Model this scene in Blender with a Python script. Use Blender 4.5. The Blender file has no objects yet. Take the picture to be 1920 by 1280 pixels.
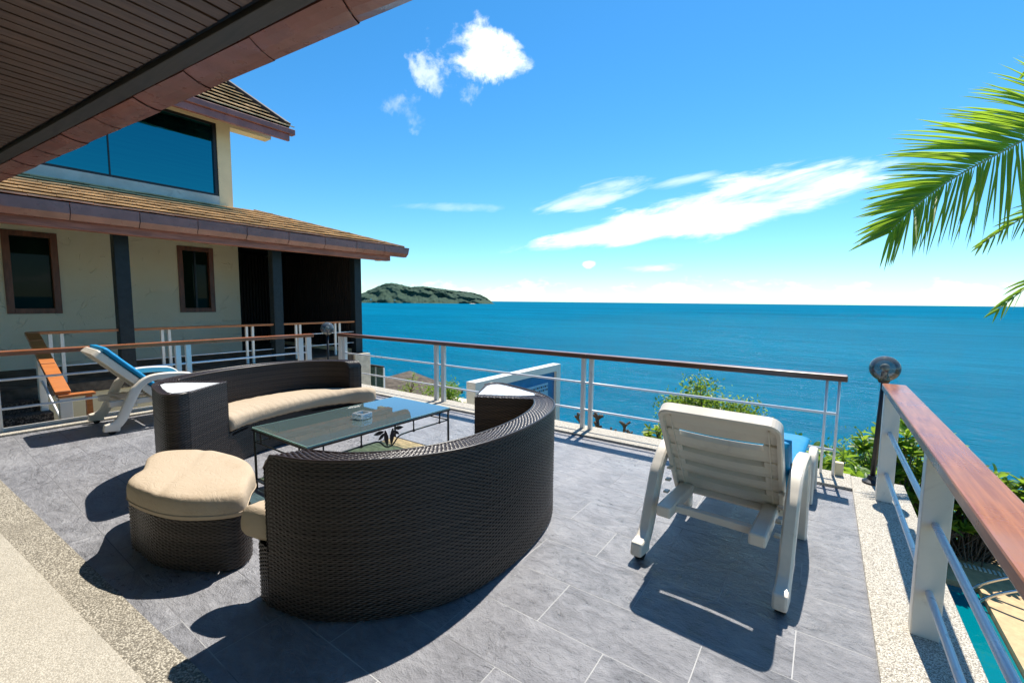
import bpy, math, random
import numpy as np
from mathutils import Vector, Matrix
random.seed(7); rng = np.random.default_rng(7)
R = math.radians
sc = bpy.context.scene
C = sc.collection
# ------------------------------------------------------------------ camera
H = 1.36
YAW, PITCH, ROLL = R(35.2), math.atan(75/828.), R(0.575)
fwd = Vector((-math.sin(YAW)*math.cos(PITCH), math.cos(YAW)*math.cos(PITCH), -math.sin(PITCH)))
r0 = Vector((math.cos(YAW), math.sin(YAW), 0)); u0 = r0.cross(fwd)
rt = r0*math.cos(ROLL)+u0*math.sin(ROLL); up = rt.cross(fwd)
cd = bpy.data.cameras.new('camera'); cam = bpy.data.objects.new('camera', cd); C.objects.link(cam)
cd.sensor_width = 36; cd.lens = 828/1920*36; cd.sensor_fit = 'HORIZONTAL'; cd.clip_start = .05; cd.clip_end = 200000
m = Matrix((rt, up, -fwd)).transposed().to_4x4(); m.translation = (0, 0, H); cam.matrix_world = m
sc.camera = cam
# ------------------------------------------------------------------ view, sun, sky
sc.render.engine = 'CYCLES'
vs = sc.view_settings; vs.view_transform = 'Standard'; vs.look = 'None'; vs.gamma = 1; vs.use_curve_mapping = False
vs.exposure = 0.84
cy = sc.cycles; cy.max_bounces = 7; cy.diffuse_bounces = 3; cy.glossy_bounces = 3; cy.transmission_bounces = 4; cy.transparent_max_bounces = 10; cy.caustics_reflective = False; cy.caustics_refractive = False; cy.sample_clamp_indirect = 6.
SUN = Vector((-.05, .57, 1.)).normalized()           # towards the sun
sd = bpy.data.lights.new('sun', 'SUN'); sd.energy = 4.6; sd.angle = R(.5); sd.color = (1, .94, .84)
so = bpy.data.objects.new('sun', sd); C.objects.link(so); so.rotation_euler = SUN.to_track_quat('Z', 'Y').to_euler(); so.location = (0, 0, 30)
W = bpy.data.worlds.new('World'); sc.world = W; W.use_nodes = True
wn, wl = W.node_tree.nodes, W.node_tree.links
wn.clear()

class NT:
    """tiny helper for building node trees"""
    def __init__(s, tree): s.t = tree; s.n = tree.nodes; s.l = tree.links
    def node(s, typ, ins=None, **props):
        nd = s.n.new(typ)
        for k, v in props.items(): setattr(nd, k, v)
        for k, v in (ins or {}).items():
            if isinstance(v, bpy.types.NodeSocket): s.l.new(v, nd.inputs[k])
            else: nd.inputs[k].default_value = v
        return nd
    def math(s, op, a, b=0., c=None, clamp=False):
        d = {0: a, 1: b}
        if c is not None: d[2] = c
        return s.node('ShaderNodeMath', d, operation=op, use_clamp=clamp).outputs[0]
    def dot(s, v, w): return s.node('ShaderNodeVectorMath', {0: v, 1: w}, operation='DOT_PRODUCT').outputs['Value']
    def noise(s, vec, scale, detail=4, rough=.55, dist=0., typ='FBM'):
        return s.node('ShaderNodeTexNoise', {'Vector': vec, 'Scale': scale, 'Detail': detail, 'Roughness': rough, 'Distortion': dist}).outputs['Fac']
    def ramp(s, fac, stops, interp='LINEAR'):
        nd = s.node('ShaderNodeValToRGB', {'Fac': fac}); cr = nd.color_ramp; cr.interpolation = interp
        while len(cr.elements) < len(stops): cr.elements.new(.5)
        for e, (p, c) in zip(cr.elements, stops): e.position = p; e.color = (*c, 1) if len(c) == 3 else c
        return nd.outputs['Color']
    def mix(s, f, a, b, typ='MIX'):
        nd = s.node('ShaderNodeMix', data_type='RGBA', blend_type=typ)
        for k, v in ((0, f), (6, a), (7, b)):
            if isinstance(v, bpy.types.NodeSocket): s.l.new(v, nd.inputs[k])
            else: nd.inputs[k].default_value = (*v, 1) if isinstance(v, tuple) and len(v) == 3 else v
        return nd.outputs[2]
    def remap(s, v, a, b, c=0., d=1., smooth=True):
        return s.node('ShaderNodeMapRange', {0: v, 1: a, 2: b, 3: c, 4: d}, interpolation_type='SMOOTHSTEP' if smooth else 'LINEAR').outputs[0]

w = NT(W.node_tree)
sky = w.node('ShaderNodeTexSky', sky_type='NISHITA'); sky.sun_disc = False
sky.sun_elevation = math.asin(SUN.z); sky.sun_rotation = math.atan2(SUN.x, SUN.y)
sky.altitude = 0; sky.air_density = 1.0; sky.dust_density = .08; sky.ozone_density = 1.6
tint = w.node('ShaderNodeHueSaturation', {'Hue': .494, 'Saturation': 1.17, 'Color': w.mix(1., sky.outputs[0], (.76, 1.01, 1.21), 'MULTIPLY')}).outputs[0]      # clear tropical air: deeper blue
DIR = w.node('ShaderNodeTexCoord').outputs['Generated']
def cdir(x, y):
    v = fwd*828+rt*(x-960)-up*(y-640); return v.normalized()
W.cycles.sampling_method = 'NONE'; cy.use_light_tree = False
def tangent(c, tilt=0.):
    e1 = Vector((c.y, -c.x, 0)).normalized(); e2 = e1.cross(c)
    if e2.z < 0: e2 = -e2
    return e1*math.cos(tilt)+e2*math.sin(tilt), e2*math.cos(tilt)-e1*math.sin(tilt)
# two noise fields shared by all clouds: a billowy one and one drawn out along the wind
pf = w.node('ShaderNodeTexNoise', {'Vector': DIR, 'Scale': 12.6, 'Detail': 6, 'Roughness': .62, 'Distortion': .15})
wc = cdir(1290, 405); we1, we2 = tangent(wc, R(9))
sv = w.node('ShaderNodeCombineXYZ', {0: w.math('MULTIPLY', w.dot(DIR, we1), .22), 1: w.dot(DIR, we2), 2: w.math('MULTIPLY', w.dot(DIR, wc), .22)}).outputs[0]
sf = w.node('ShaderNodeTexNoise', {'Vector': sv, 'Scale': 22., 'Detail': 6, 'Roughness': .62, 'Distortion': .3})
pw_ = w.node('ShaderNodeSeparateColor', {0: pf.outputs['Color']}); sw_ = w.node('ShaderNodeSeparateColor', {0: sf.outputs['Color']})
clouds = None
def cloud(c, wa, wb, tilt, field, edge, soft, opac, namp=1.2, warp=.9, taper=0.):
    """a bank of cloud round direction c; wa, wb half sizes in radians"""
    global clouds
    e1, e2 = tangent(c, tilt); n, cl = (pf, pw_) if field == 'p' else (sf, sw_)
    cz = w.math('MAXIMUM', w.dot(DIR, c), .02)
    a = w.math('DIVIDE', w.dot(DIR, e1), w.math('MULTIPLY', cz, wa)); b = w.math('DIVIDE', w.dot(DIR, e2), w.math('MULTIPLY', cz, wb))
    a = w.math('ADD', a, w.math('MULTIPLY', w.math('SUBTRACT', cl.outputs[1], .5), warp)); b = w.math('ADD', b, w.math('MULTIPLY', w.math('SUBTRACT', cl.outputs[2], .5), warp*2.2))
    if taper: b = w.math('DIVIDE', b, w.math('MAXIMUM', w.math('ADD', w.math('MULTIPLY', a, taper), 1-taper*.5), .12))
    q = w.math('ADD', w.math('MULTIPLY', a, a), w.math('MULTIPLY', b, b))
    val = w.math('ADD', w.math('MULTIPLY', w.math('SUBTRACT', n.outputs[0], .5), namp*2), w.math('MULTIPLY', w.math('SUBTRACT', 1., q), .55))
    dn = w.math('MULTIPLY', w.math('MULTIPLY', w.remap(val, edge, edge+soft), opac), w.remap(w.dot(DIR, c), 0., .2))
    clouds = dn if clouds is None else w.math('MAXIMUM', clouds, dn)
cloud(cdir(908, 105), .092, .056, R(-8), 'p', .10, .62, 1., 1.1, .9)
cloud(cdir(830, 150), .075, .036, R(-20), 'p', .15, .7, .55, 1.5, 1.6)
cloud(cdir(768, 214), .055, .030, R(0), 'p', .15, .9, .36, 1.5, 1.6)
cloud(cdir(1300, 402), .345, .052, R(8.5), 's', -.14, .72, .98, 1.0, .6, .30)
cloud(cdir(1110, 362), .13, .040, R(14), 's', .12, .9, .55, 1.6, 1.)
cloud(cdir(1285, 338), .075, .012, R(8), 's', .1, .9, .45, 1., .6)
cloud(cdir(850, 388), .13, .012, R(2), 's', .1, .9, .3, 1., .8)
cloud(cdir(1215, 501), .085, .011, R(0), 's', .05, .7, .55, 1.2, .9)
cloud(cdir(1103, 496), .015, .009, R(0), 'p', .0, .5, .7, 1., .9)
# low banks of cloud all round the horizon
el = w.node('ShaderNodeSeparateXYZ', {0: DIR}).outputs[2]
vec = w.node('ShaderNodeVectorMath', {0: DIR, 1: (1, 1, 2.4)}, operation='MULTIPLY').outputs[0]
hn = w.noise(vec, 17, 5, .62)
hv = w.math('ADD', w.math('MULTIPLY', w.math('SUBTRACT', hn, .5), 2.4), w.remap(el, .078, .022, -.55, .22))
hb = w.math('MULTIPLY', w.math('MULTIPLY', w.remap(hv, .06, .6), .70), w.remap(el, .006, .026))
clouds = w.math('MAXIMUM', clouds, hb)
skyc = w.mix(clouds, tint, (10.2, 10.6, 11., 1))
bg = w.node('ShaderNodeBackground', {'Color': skyc, 'Strength': .084})
wo = w.node('ShaderNodeOutputWorld', {'Surface': bg.outputs[0]})

# ------------------------------------------------------------------ materials
MATS = {}
def newmat(name):
    mt = bpy.data.materials.new(name); mt.use_nodes = True; t = NT(mt.node_tree)
    b = t.n['Principled BSDF']; MATS[name] = mt
    return mt, t, b
def setp(t, b, **k):
    nm = {'col': 'Base Color', 'rough': 'Roughness', 'spec': 'Specular IOR Level', 'metal': 'Metallic', 'ior': 'IOR', 'trans': 'Transmission Weight', 'nrm': 'Normal', 'coat': 'Coat Weight', 'crough': 'Coat Roughness', 'alpha': 'Alpha', 'sheen': 'Sheen Weight'}
    for q, v in k.items():
        s = b.inputs[nm[q]]
        if isinstance(v, bpy.types.NodeSocket): t.l.new(v, s)
        else: s.default_value = (*v, 1) if isinstance(v, tuple) and len(v) == 3 else v
def objco(t, sx=1, sy=1, sz=1, src='Object'):
    o = t.node('ShaderNodeTexCoord').outputs[src]
    if (sx, sy, sz) == (1, 1, 1): return o
    return t.node('ShaderNodeVectorMath', {0: o, 1: (sx, sy, sz)}, operation='MULTIPLY').outputs[0]
def posco(t, sx=1, sy=1, sz=1):
    o = t.node('ShaderNodeNewGeometry').outputs['Position']
    return t.node('ShaderNodeVectorMath', {0: o, 1: (sx, sy, sz)}, operation='MULTIPLY').outputs[0]
def bump(t, h, strength=.3, dist=.01, nrm=None):
    d = {'Height': h, 'Strength': strength, 'Distance': dist}
    if nrm is not None: d['Normal'] = nrm
    return t.node('ShaderNodeBump', d).outputs[0]
def sc3(c, k): return tuple(min(1, x*k) for x in c)
def simple(name, col, rough=.5, spec=.5, metal=0., var=.15, vscale=6., bs=0., bscale=60., bd=.004, coat=0., stretch=(1, 1, 1), dirt=None):
    mt, t, b = newmat(name); co = objco(t, *stretch)
    n = t.noise(co, vscale, 6, .6)
    c = t.mix(t.remap(n, .3, .7), sc3(col, 1-var), sc3(col, 1+var))
    if dirt:
        dn = t.noise(co, dirt[1], 8, .7, .6); c = t.mix(t.remap(dn, .56, .75, 0, dirt[2]), c, dirt[0])
    setp(t, b, col=c, rough=t.remap(t.noise(co, vscale*2.3, 4), .3, .7, max(0, rough-.06), min(1, rough+.08), False), spec=spec, metal=metal, coat=coat)
    if bs: setp(t, b, nrm=bump(t, t.noise(co, bscale, 6, .6), bs, bd))
    return mt
simple('white_paint', (.80, .76, .69), .42, .5, var=.04, vscale=3, bs=.12, bscale=35, dirt=((.42, .38, .33), 9, .45))
simple('metal_paint', (.74, .77, .80), .30, .6, var=.04, vscale=4, dirt=((.45, .40, .36), 20, .35))
simple('white_plastic', (.80, .72, .60), .34, .5, var=.05, vscale=5, bs=.05, bscale=60, dirt=((.36, .30, .24), 7, .35))
simple('dark_column', (.012, .018, .022), .5, .4, var=.25, vscale=9, bs=.4, bscale=30, bd=.01)
simple('batten_wood', (.022, .015, .013), .55, .4, var=.35, vscale=7, stretch=(3, 3, .4))
simple('cream_wall', (.66, .57, .37), .85, .2, var=.04, vscale=2)
simple('cream_trim', (.76, .65, .42), .75, .2, var=.05, vscale=3)
simple('pale_trim', (.60, .58, .52), .8, .2, var=.10, vscale=3, dirt=((.28, .27, .24), 3, .6))
simple('gutter_paint', (.28, .108, .086), .30, .6, var=.18, vscale=4, bs=.25, bscale=6, bd=.02, dirt=((.22, .16, .13), 5, .5))
simple('fascia_wood', (.36, .15, .105), .6, .3, var=.3, vscale=5, stretch=(2, .6, 6), dirt=((.24, .18, .15), 12, .5))
simple('roof_tile', (.66, .47, .27), .8, .2, var=.22, vscale=3, bs=.4, bscale=30, bd=.01, dirt=((.20, .15, .10), 7, .45))
simple('ridge_tile', (.46, .29, .14), .8, .2, var=.25, vscale=8, bs=.3, bscale=40, dirt=((.12, .1, .08), 6, .5))
simple('dark_frame', (.012, .011, .012), .4, .5, var=.1)
simple('window_wood', (.20, .068, .036), .4, .5, var=.3, vscale=6, stretch=(3, 3, .5))
simple('iron', (.016, .013, .012), .5, .5, var=.4, vscale=30, bs=.3, bscale=120, bd=.002, dirt=((.14, .055, .025), 14, .8))
simple('black_plastic', (.012, .012, .014), .42, .5, var=.2)
simple('rubber', (.01, .01, .01), .7, .3)
mt, t, b = newmat('beige_fabric'); co = objco(t)
wr = t.noise(objco(t, 5, 9, 5), 1.5, 5, .55, 2.2); fn = t.noise(co, 420, 2, .5); st = t.noise(co, 4., 7, .65, .5)
rid = t.math('SUBTRACT', 1., t.math('ABSOLUTE', t.math('MULTIPLY', t.math('SUBTRACT', wr, .5), 5.)), clamp=True)
c = t.mix(t.remap(st, .5, .75, 0, .45), (.44, .35, .25), (.35, .265, .175))
setp(t, b, col=c, rough=.85, spec=.15, nrm=bump(t, t.math('ADD', t.math('MULTIPLY', rid, .5), t.math('MULTIPLY', fn, .10)), .38, .008))
simple('blue_fabric', (.002, .21, .43), .62, .3, var=.08, vscale=9, bs=.35, bscale=26, bd=.008)
simple('bounce_slab_pale', (.66, .58, .44), .85, .2, var=.12, vscale=4)  # pale surface of the unseen slab that bounces sunlight
simple('stone_block', (.50, .46, .38), .9, .2, var=.15, vscale=8, bs=.4, bscale=50)
simple('grey_roof', (.10, .082, .065), .9, .2, var=.4, vscale=5, bs=.5, bscale=20, bd=.02)
simple('mat_cane', (.56, .46, .28), .8, .2, var=.3, vscale=14, stretch=(1, 3, 1))
simple('bark', (.11, .085, .065), .85, .2, var=.35, vscale=14, bs=.6, bscale=40, bd=.01)
simple('deck_stone', (.52, .36, .20), .8, .3, var=.14, vscale=9, bs=.3, bscale=70)
simple('blue_panel', (.02, .16, .40), .35, .5, var=.1, vscale=6)
simple('blue_light_tile', (.30, .52, .68), .3, .5, var=.12, vscale=20)
simple('sand', (.62, .52, .38), .9, .1, var=.1, vscale=.02)
simple('far_wall', (.7, .66, .58), .8, .2, var=.1)
simple('rachis', (.40, .42, .16), .5, .4, var=.2, vscale=8)
simple('lamp_lens', (.72, .66, .5), .5, .3, var=.05)
simple('chrome', (.62, .64, .66), .16, .5, metal=1., var=.03)
simple('tan_tile_shadow', (.40, .29, .16), .8, .2)
simple('white_grate', (.74, .72, .64), .6, .3)

def wood(name, ca, cb, rough, axis, worn=None):
    mt, t, b = newmat(name)
    s = [26, 26, 26]; s[axis] = 1.6
    g = t.noise(objco(t, *s), 1.6, 8, .65, .8)
    f = t.noise(objco(t), 2.3, 5, .6)
    c = t.mix(t.remap(g, .3, .72), ca, cb)
    if worn: c = t.mix(t.remap(f, .47, .68, 0, .75), c, worn)
    setp(t, b, col=c, rough=t.remap(f, .3, .7, rough-.08, rough+.14, False), spec=.5, coat=.25, crough=.25, nrm=bump(t, g, .12, .003))
    return mt
wood('rail_wood_x', (.10, .030, .013), (.22, .075, .030), .34, 0, (.15, .06, .035))
wood('rail_wood_y', (.22, .058, .017), (.42, .145, .045), .27, 1, (.27, .115, .075))
wood('stair_wood', (.34, .10, .022), (.55, .19, .05), .35, 1, (.42, .14, .035))
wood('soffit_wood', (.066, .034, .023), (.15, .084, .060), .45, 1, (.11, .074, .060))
wood('trim_wood', (.022, .018, .016), (.045, .035, .030), .6, 0, (.05, .045, .04))

# slate tiles: cleft stone, each tile its own tone
mt, t, b = newmat('slate')
co = posco(t); co2 = posco(t, 1, 1.7, 1)
rnd = t.node('ShaderNodeObjectInfo').outputs['Random']
off = t.node('ShaderNodeVectorMath', {0: co2, 1: t.node('ShaderNodeCombineXYZ', {0: t.math('MULTIPLY', rnd, 40), 1: t.math('MULTIPLY', rnd, 17), 2: rnd}).outputs[0]}, operation='ADD').outputs[0]
n1 = t.noise(off, 3.6, 10, .68, 1.0); n2 = t.noise(off, 19, 8, .68, .5); n3 = t.noise(co, 150, 3, .6); n4 = t.noise(co, 1.1, 5, .6, .6)
hgt = t.math('ADD', t.math('MULTIPLY', n1, 1.), t.math('ADD', t.math('MULTIPLY', n2, .5), t.math('MULTIPLY', n3, .22)))
c = t.ramp(t.math('ADD', t.math('MULTIPLY', n1, .55), t.math('MULTIPLY', n2, .45)), [(.34, (.085, .086, .096)), (.5, (.195, .196, .214)), (.70, (.34, .34, .36))])
c = t.mix(t.remap(rnd, 0, 1, 0, .28, False), c, (.25, .245, .258))
c = t.mix(t.remap(n4, .52, .72, 0, .35), c, (.34, .34, .355))            # dust and lime bloom
c = t.mix(t.remap(t.noise(co, 7, 3, .5), .74, .80, 0, .5), c, (.38, .35, .32))
setp(t, b, col=c, rough=t.remap(t.math('ADD', t.math('MULTIPLY', n2, .6), t.math('MULTIPLY', n4, .4)), .36, .64, .22, .56, False), spec=.7, nrm=bump(t, hgt, 1., .022))
# grout
mt, t, b = newmat('grout'); co = posco(t)
gx = t.node('ShaderNodeSeparateXYZ', {0: co}).outputs[0]
setp(t, b, col=t.mix(t.remap(t.math('ADD', t.noise(co, 1.7, 4, .6), t.math('MULTIPLY', t.math('ADD', gx, 2.), .06)), .42, .60), (.17, .17, .18), (.42, .42, .42)), rough=.9, spec=.1)
# pebble-wash curb
def pebble(name, ca, cb, cc, scale, bs=.8):
    mt, t, b = newmat(name); co = posco(t)
    v = t.node('ShaderNodeTexVoronoi', {'Vector': co, 'Scale': scale}); 
    cl = t.node('ShaderNodeSeparateColor', {0: v.outputs['Color']}).outputs[0]
    c = t.ramp(cl, [(0., ca), (.30, cb), (.62, cc), (1., sc3(cc, 1.15))])
    c = t.mix(t.remap(v.outputs['Distance'], .35, .75, 0, .75), c, sc3(ca, .8))
    st = t.noise(co, 1.6, 8, .68, .4); c = t.mix(t.remap(st, .46, .72, 0, .6), c, sc3(cb, .72))
    h = t.math('SUBTRACT', 1., v.outputs['Distance'])
    setp(t, b, col=c, rough=.75, spec=.3, nrm=bump(t, h, bs, .006))
pebble('pebble_wash', (.22, .195, .16), (.45, .41, .34), (.66, .615, .53), 215, .6)
pebble('pebble_wash_near', (.13, .115, .09), (.28, .25, .20), (.45, .41, .335), 150, .7)
pebble('dark_pebble', (.02, .017, .014), (.07, .055, .045), (.19, .15, .12), 60)
pebble('concrete', (.33, .30, .245), (.415, .38, .315), (.45, .415, .35), 190, .35)

# stucco with trowel marks
mt, t, b = newmat('stucco'); co = objco(t)
wv = t.node('ShaderNodeTexVoronoi', {'Vector': t.node('ShaderNodeVectorMath', {0: co, 1: t.node('ShaderNodeTexNoise', {'Vector': co, 'Scale': 1.6}).outputs['Color']}, operation='ADD').outputs[0], 'Scale': 2.3}, feature='DISTANCE_TO_EDGE').outputs['Distance']
line = t.math('MULTIPLY', t.remap(wv, .035, .0), t.remap(t.noise(co, 3.5, 3), .5, .62))
h = t.math('ADD', t.math('MULTIPLY', t.noise(co, 30, 6, .65), .35), line)
setp(t, b, col=t.mix(t.remap(t.noise(co, 1.3, 5), .3, .7), (.90, .73, .52), (.93, .78, .59)), rough=.9, spec=.15, nrm=bump(t, h, .7, .02))

# wicker strands
mt, t, b = newmat('wicker')
gi = t.node('ShaderNodeNewGeometry').outputs['Random Per Island']
c = t.ramp(gi, [(0, (.015, .009, .0065)), (.5, (.025, .0155, .0115)), (1, (.044, .029, .022))])
setp(t, b, col=c, rough=.34, spec=.5)
simple('wicker_back', (.006, .005, .005), .8, .1)
simple('side_glass', (.80, .84, .86), .08, .6, var=.02)

# clear glass for thin sheets and the lamp globes: lets sunlight through
def thinglass(name, tintc, refl, rough=.0, edge=None):
    mt, t, b = newmat(name); t.n.remove(b)
    out = t.n['Material Output']
    tr = t.node('ShaderNodeBsdfTransparent', {'Color': (*tintc, 1)}).outputs[0]
    gl = t.node('ShaderNodeBsdfGlossy', {'Color': (1, 1, 1, 1), 'Roughness': rough}).outputs[0]
    fr = t.node('ShaderNodeFresnel', {'IOR': 1.5}).outputs[0]
    f = t.math('ADD', t.math('MULTIPLY', fr, refl[1]), refl[0], clamp=True)
    mx = t.node('ShaderNodeMixShader', {0: f, 1: tr, 2: gl}).outputs[0]
    if edge: mx = t.node('ShaderNodeMixShader', {0: edge[1], 1: mx, 2: t.node('ShaderNodeBsdfDiffuse', {'Color': (*edge[0], 1)}).outputs[0]}).outputs[0]
    t.l.new(mx, out.inputs[0])
thinglass('table_glass', (.84, .95, .95), (.08, 1.5), .012, ((.42, .56, .57), .06))
thinglass('smoke_glass', (.66, .70, .72), (.05, 1.), .04, ((.16, .18, .185), .38))
thinglass('ash_glass', (.90, .96, .97), (.14, 1.5), .03, ((.75, .85, .9), .16))
thinglass('balustrade_glass', (.62, .76, .76), (.05, 1.), .01, ((.16, .27, .28), .3))
mt, t, b = newmat('glass_edge'); setp(t, b, col=(.30, .52, .47), rough=.2, spec=.6)
mt, t, b = newmat('dark_glass'); setp(t, b, col=(.008, .018, .011), rough=.02, spec=.10)  # dark green colour stands in for foliage reflected in the lower panes
mt, t, b = newmat('tinted_glass')
wvb = t.noise(objco(t, 1, .6, 14), 1.2, 3, .5)
setp(t, b, col=(.018, .21, .235), rough=.03, metal=1., nrm=bump(t, wvb, .05, .02))

# foliage: colour varies from leaf to leaf
def foliage(name, ca, cb, cc, trans=.46, rough=.42):
    mt, t, b = newmat(name)
    gi = t.node('ShaderNodeNewGeometry').outputs['Random Per Island']
    c = t.ramp(gi, [(0, ca), (.55, cb), (1, cc)])
    setp(t, b, col=c, rough=rough, spec=.45)
    tl = t.node('ShaderNodeBsdfTranslucent', {'Color': t.mix(.8, c, (.26, .36, .02), 'ADD')}).outputs[0]
    mx = t.node('ShaderNodeMixShader', {0: trans, 1: b.outputs[0], 2: tl}).outputs[0]
    t.l.new(mx, t.n['Material Output'].inputs[0])
foliage('leaf_broad', (.05, .11, .014), (.10, .20, .025), (.24, .31, .04))
foliage('leaf_dark', (.035, .08, .014), (.08, .16, .025), (.17, .25, .04))
foliage('leaf_lime', (.09, .15, .012), (.20, .27, .02), (.34, .36, .05))
foliage('leaf_fine', (.05, .10, .014), (.10, .17, .025), (.19, .25, .04))
foliage('palm_leaf', (.07, .14, .012), (.13, .22, .02), (.26, .34, .04), .62, .30)
foliage('leaf_hedge', (.04, .10, .014), (.08, .17, .025), (.16, .25, .04))

# sea
mt, t, b = newmat('sea')
co = posco(t, 1, 1, 0)
big = t.noise(posco(t, .0011, .0035, 0), 1., 5, .6, .5)
mid = t.noise(posco(t, .012, .035, 0), 1., 5, .6)
c = t.mix(t.remap(big, .35, .65), (.0, .106, .192), (.0, .144, .250))
c = t.mix(t.remap(mid, .4, .7, 0, .5), c, (.0, .082, .155))
w1 = t.noise(posco(t, .35, .75, 0), 1., 7, .62, .4); w2 = t.noise(posco(t, .05, .11, 0), 1., 5, .6)
hh = t.math('ADD', t.math('MULTIPLY', w1, .7), t.math('MULTIPLY', w2, 2.2))
nr = bump(t, hh, 1., 1.3)
gl = t.node('ShaderNodeBsdfGlossy', {'Color': (1, 1, 1, 1), 'Roughness': .18, 'Normal': nr}).outputs[0]
df = t.node('ShaderNodeBsdfDiffuse', {'Color': c, 'Normal': nr}).outputs[0]
t.l.new(t.node('ShaderNodeMixShader', {0: .014, 1: df, 2: gl}).outputs[0], t.n['Material Output'].inputs[0])
# island jungle
mt, t, b = newmat('jungle')
co = posco(t)
n1 = t.noise(co, .030, 6, .7); n2 = t.noise(co, .006, 4, .6)
c = t.mix(t.remap(n1, .35, .68), (.030, .060, .046), (.056, .095, .060)); c = t.mix(t.remap(n2, .5, .7, 0, .4), c, (.065, .095, .05))  # greens shifted towards blue, distance haze put into the colour
setp(t, b, col=c, rough=.9, spec=.1, nrm=bump(t, n1, .5, 5))
# hillside ground
simple('hill_soil', (.07, .085, .03), .95, .1, var=.5, vscale=.6, bs=.6, bscale=3, bd=.1)
# pool
mt, t, b = newmat('pool_tile'); co = posco(t)
br = t.node('ShaderNodeTexBrick', {'Vector': co, 'Color1': (.0, .34, .40, 1), 'Color2': (.0, .42, .46, 1), 'Mortar': (.16, .58, .60, 1), 'Scale': 1., 'Mortar Size': .006, 'Brick Width': .12, 'Row Height': .12}, offset=0.)
caus = t.node('ShaderNodeTexVoronoi', {'Vector': co, 'Scale': 3.}).outputs['Distance']
setp(t, b, col=br.outputs['Color'], rough=.3)
mt, t, b = newmat('pool_water'); t.n.remove(b)
nr = bump(t, t.noise(posco(t, 2.2, 1.6, 0), 2., 3, .5, .6), .25, .06)
tr = t.node('ShaderNodeBsdfTransparent', {'Color': (.36, .80, .85, 1)}).outputs[0]
tr = t.node('ShaderNodeMixShader', {0: .68, 1: tr, 2: t.node('ShaderNodeBsdfDiffuse', {'Color': (.0, .20, .25, 1)}).outputs[0]}).outputs[0]
gl = t.node('ShaderNodeBsdfGlossy', {'Roughness': .02, 'Normal': nr}).outputs[0]
fr = t.node('ShaderNodeFresnel', {'IOR': 1.33, 'Normal': nr}).outputs[0]
t.l.new(t.node('ShaderNodeMixShader', {0: fr, 1: tr, 2: gl}).outputs[0], t.n['Material Output'].inputs[0])

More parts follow.
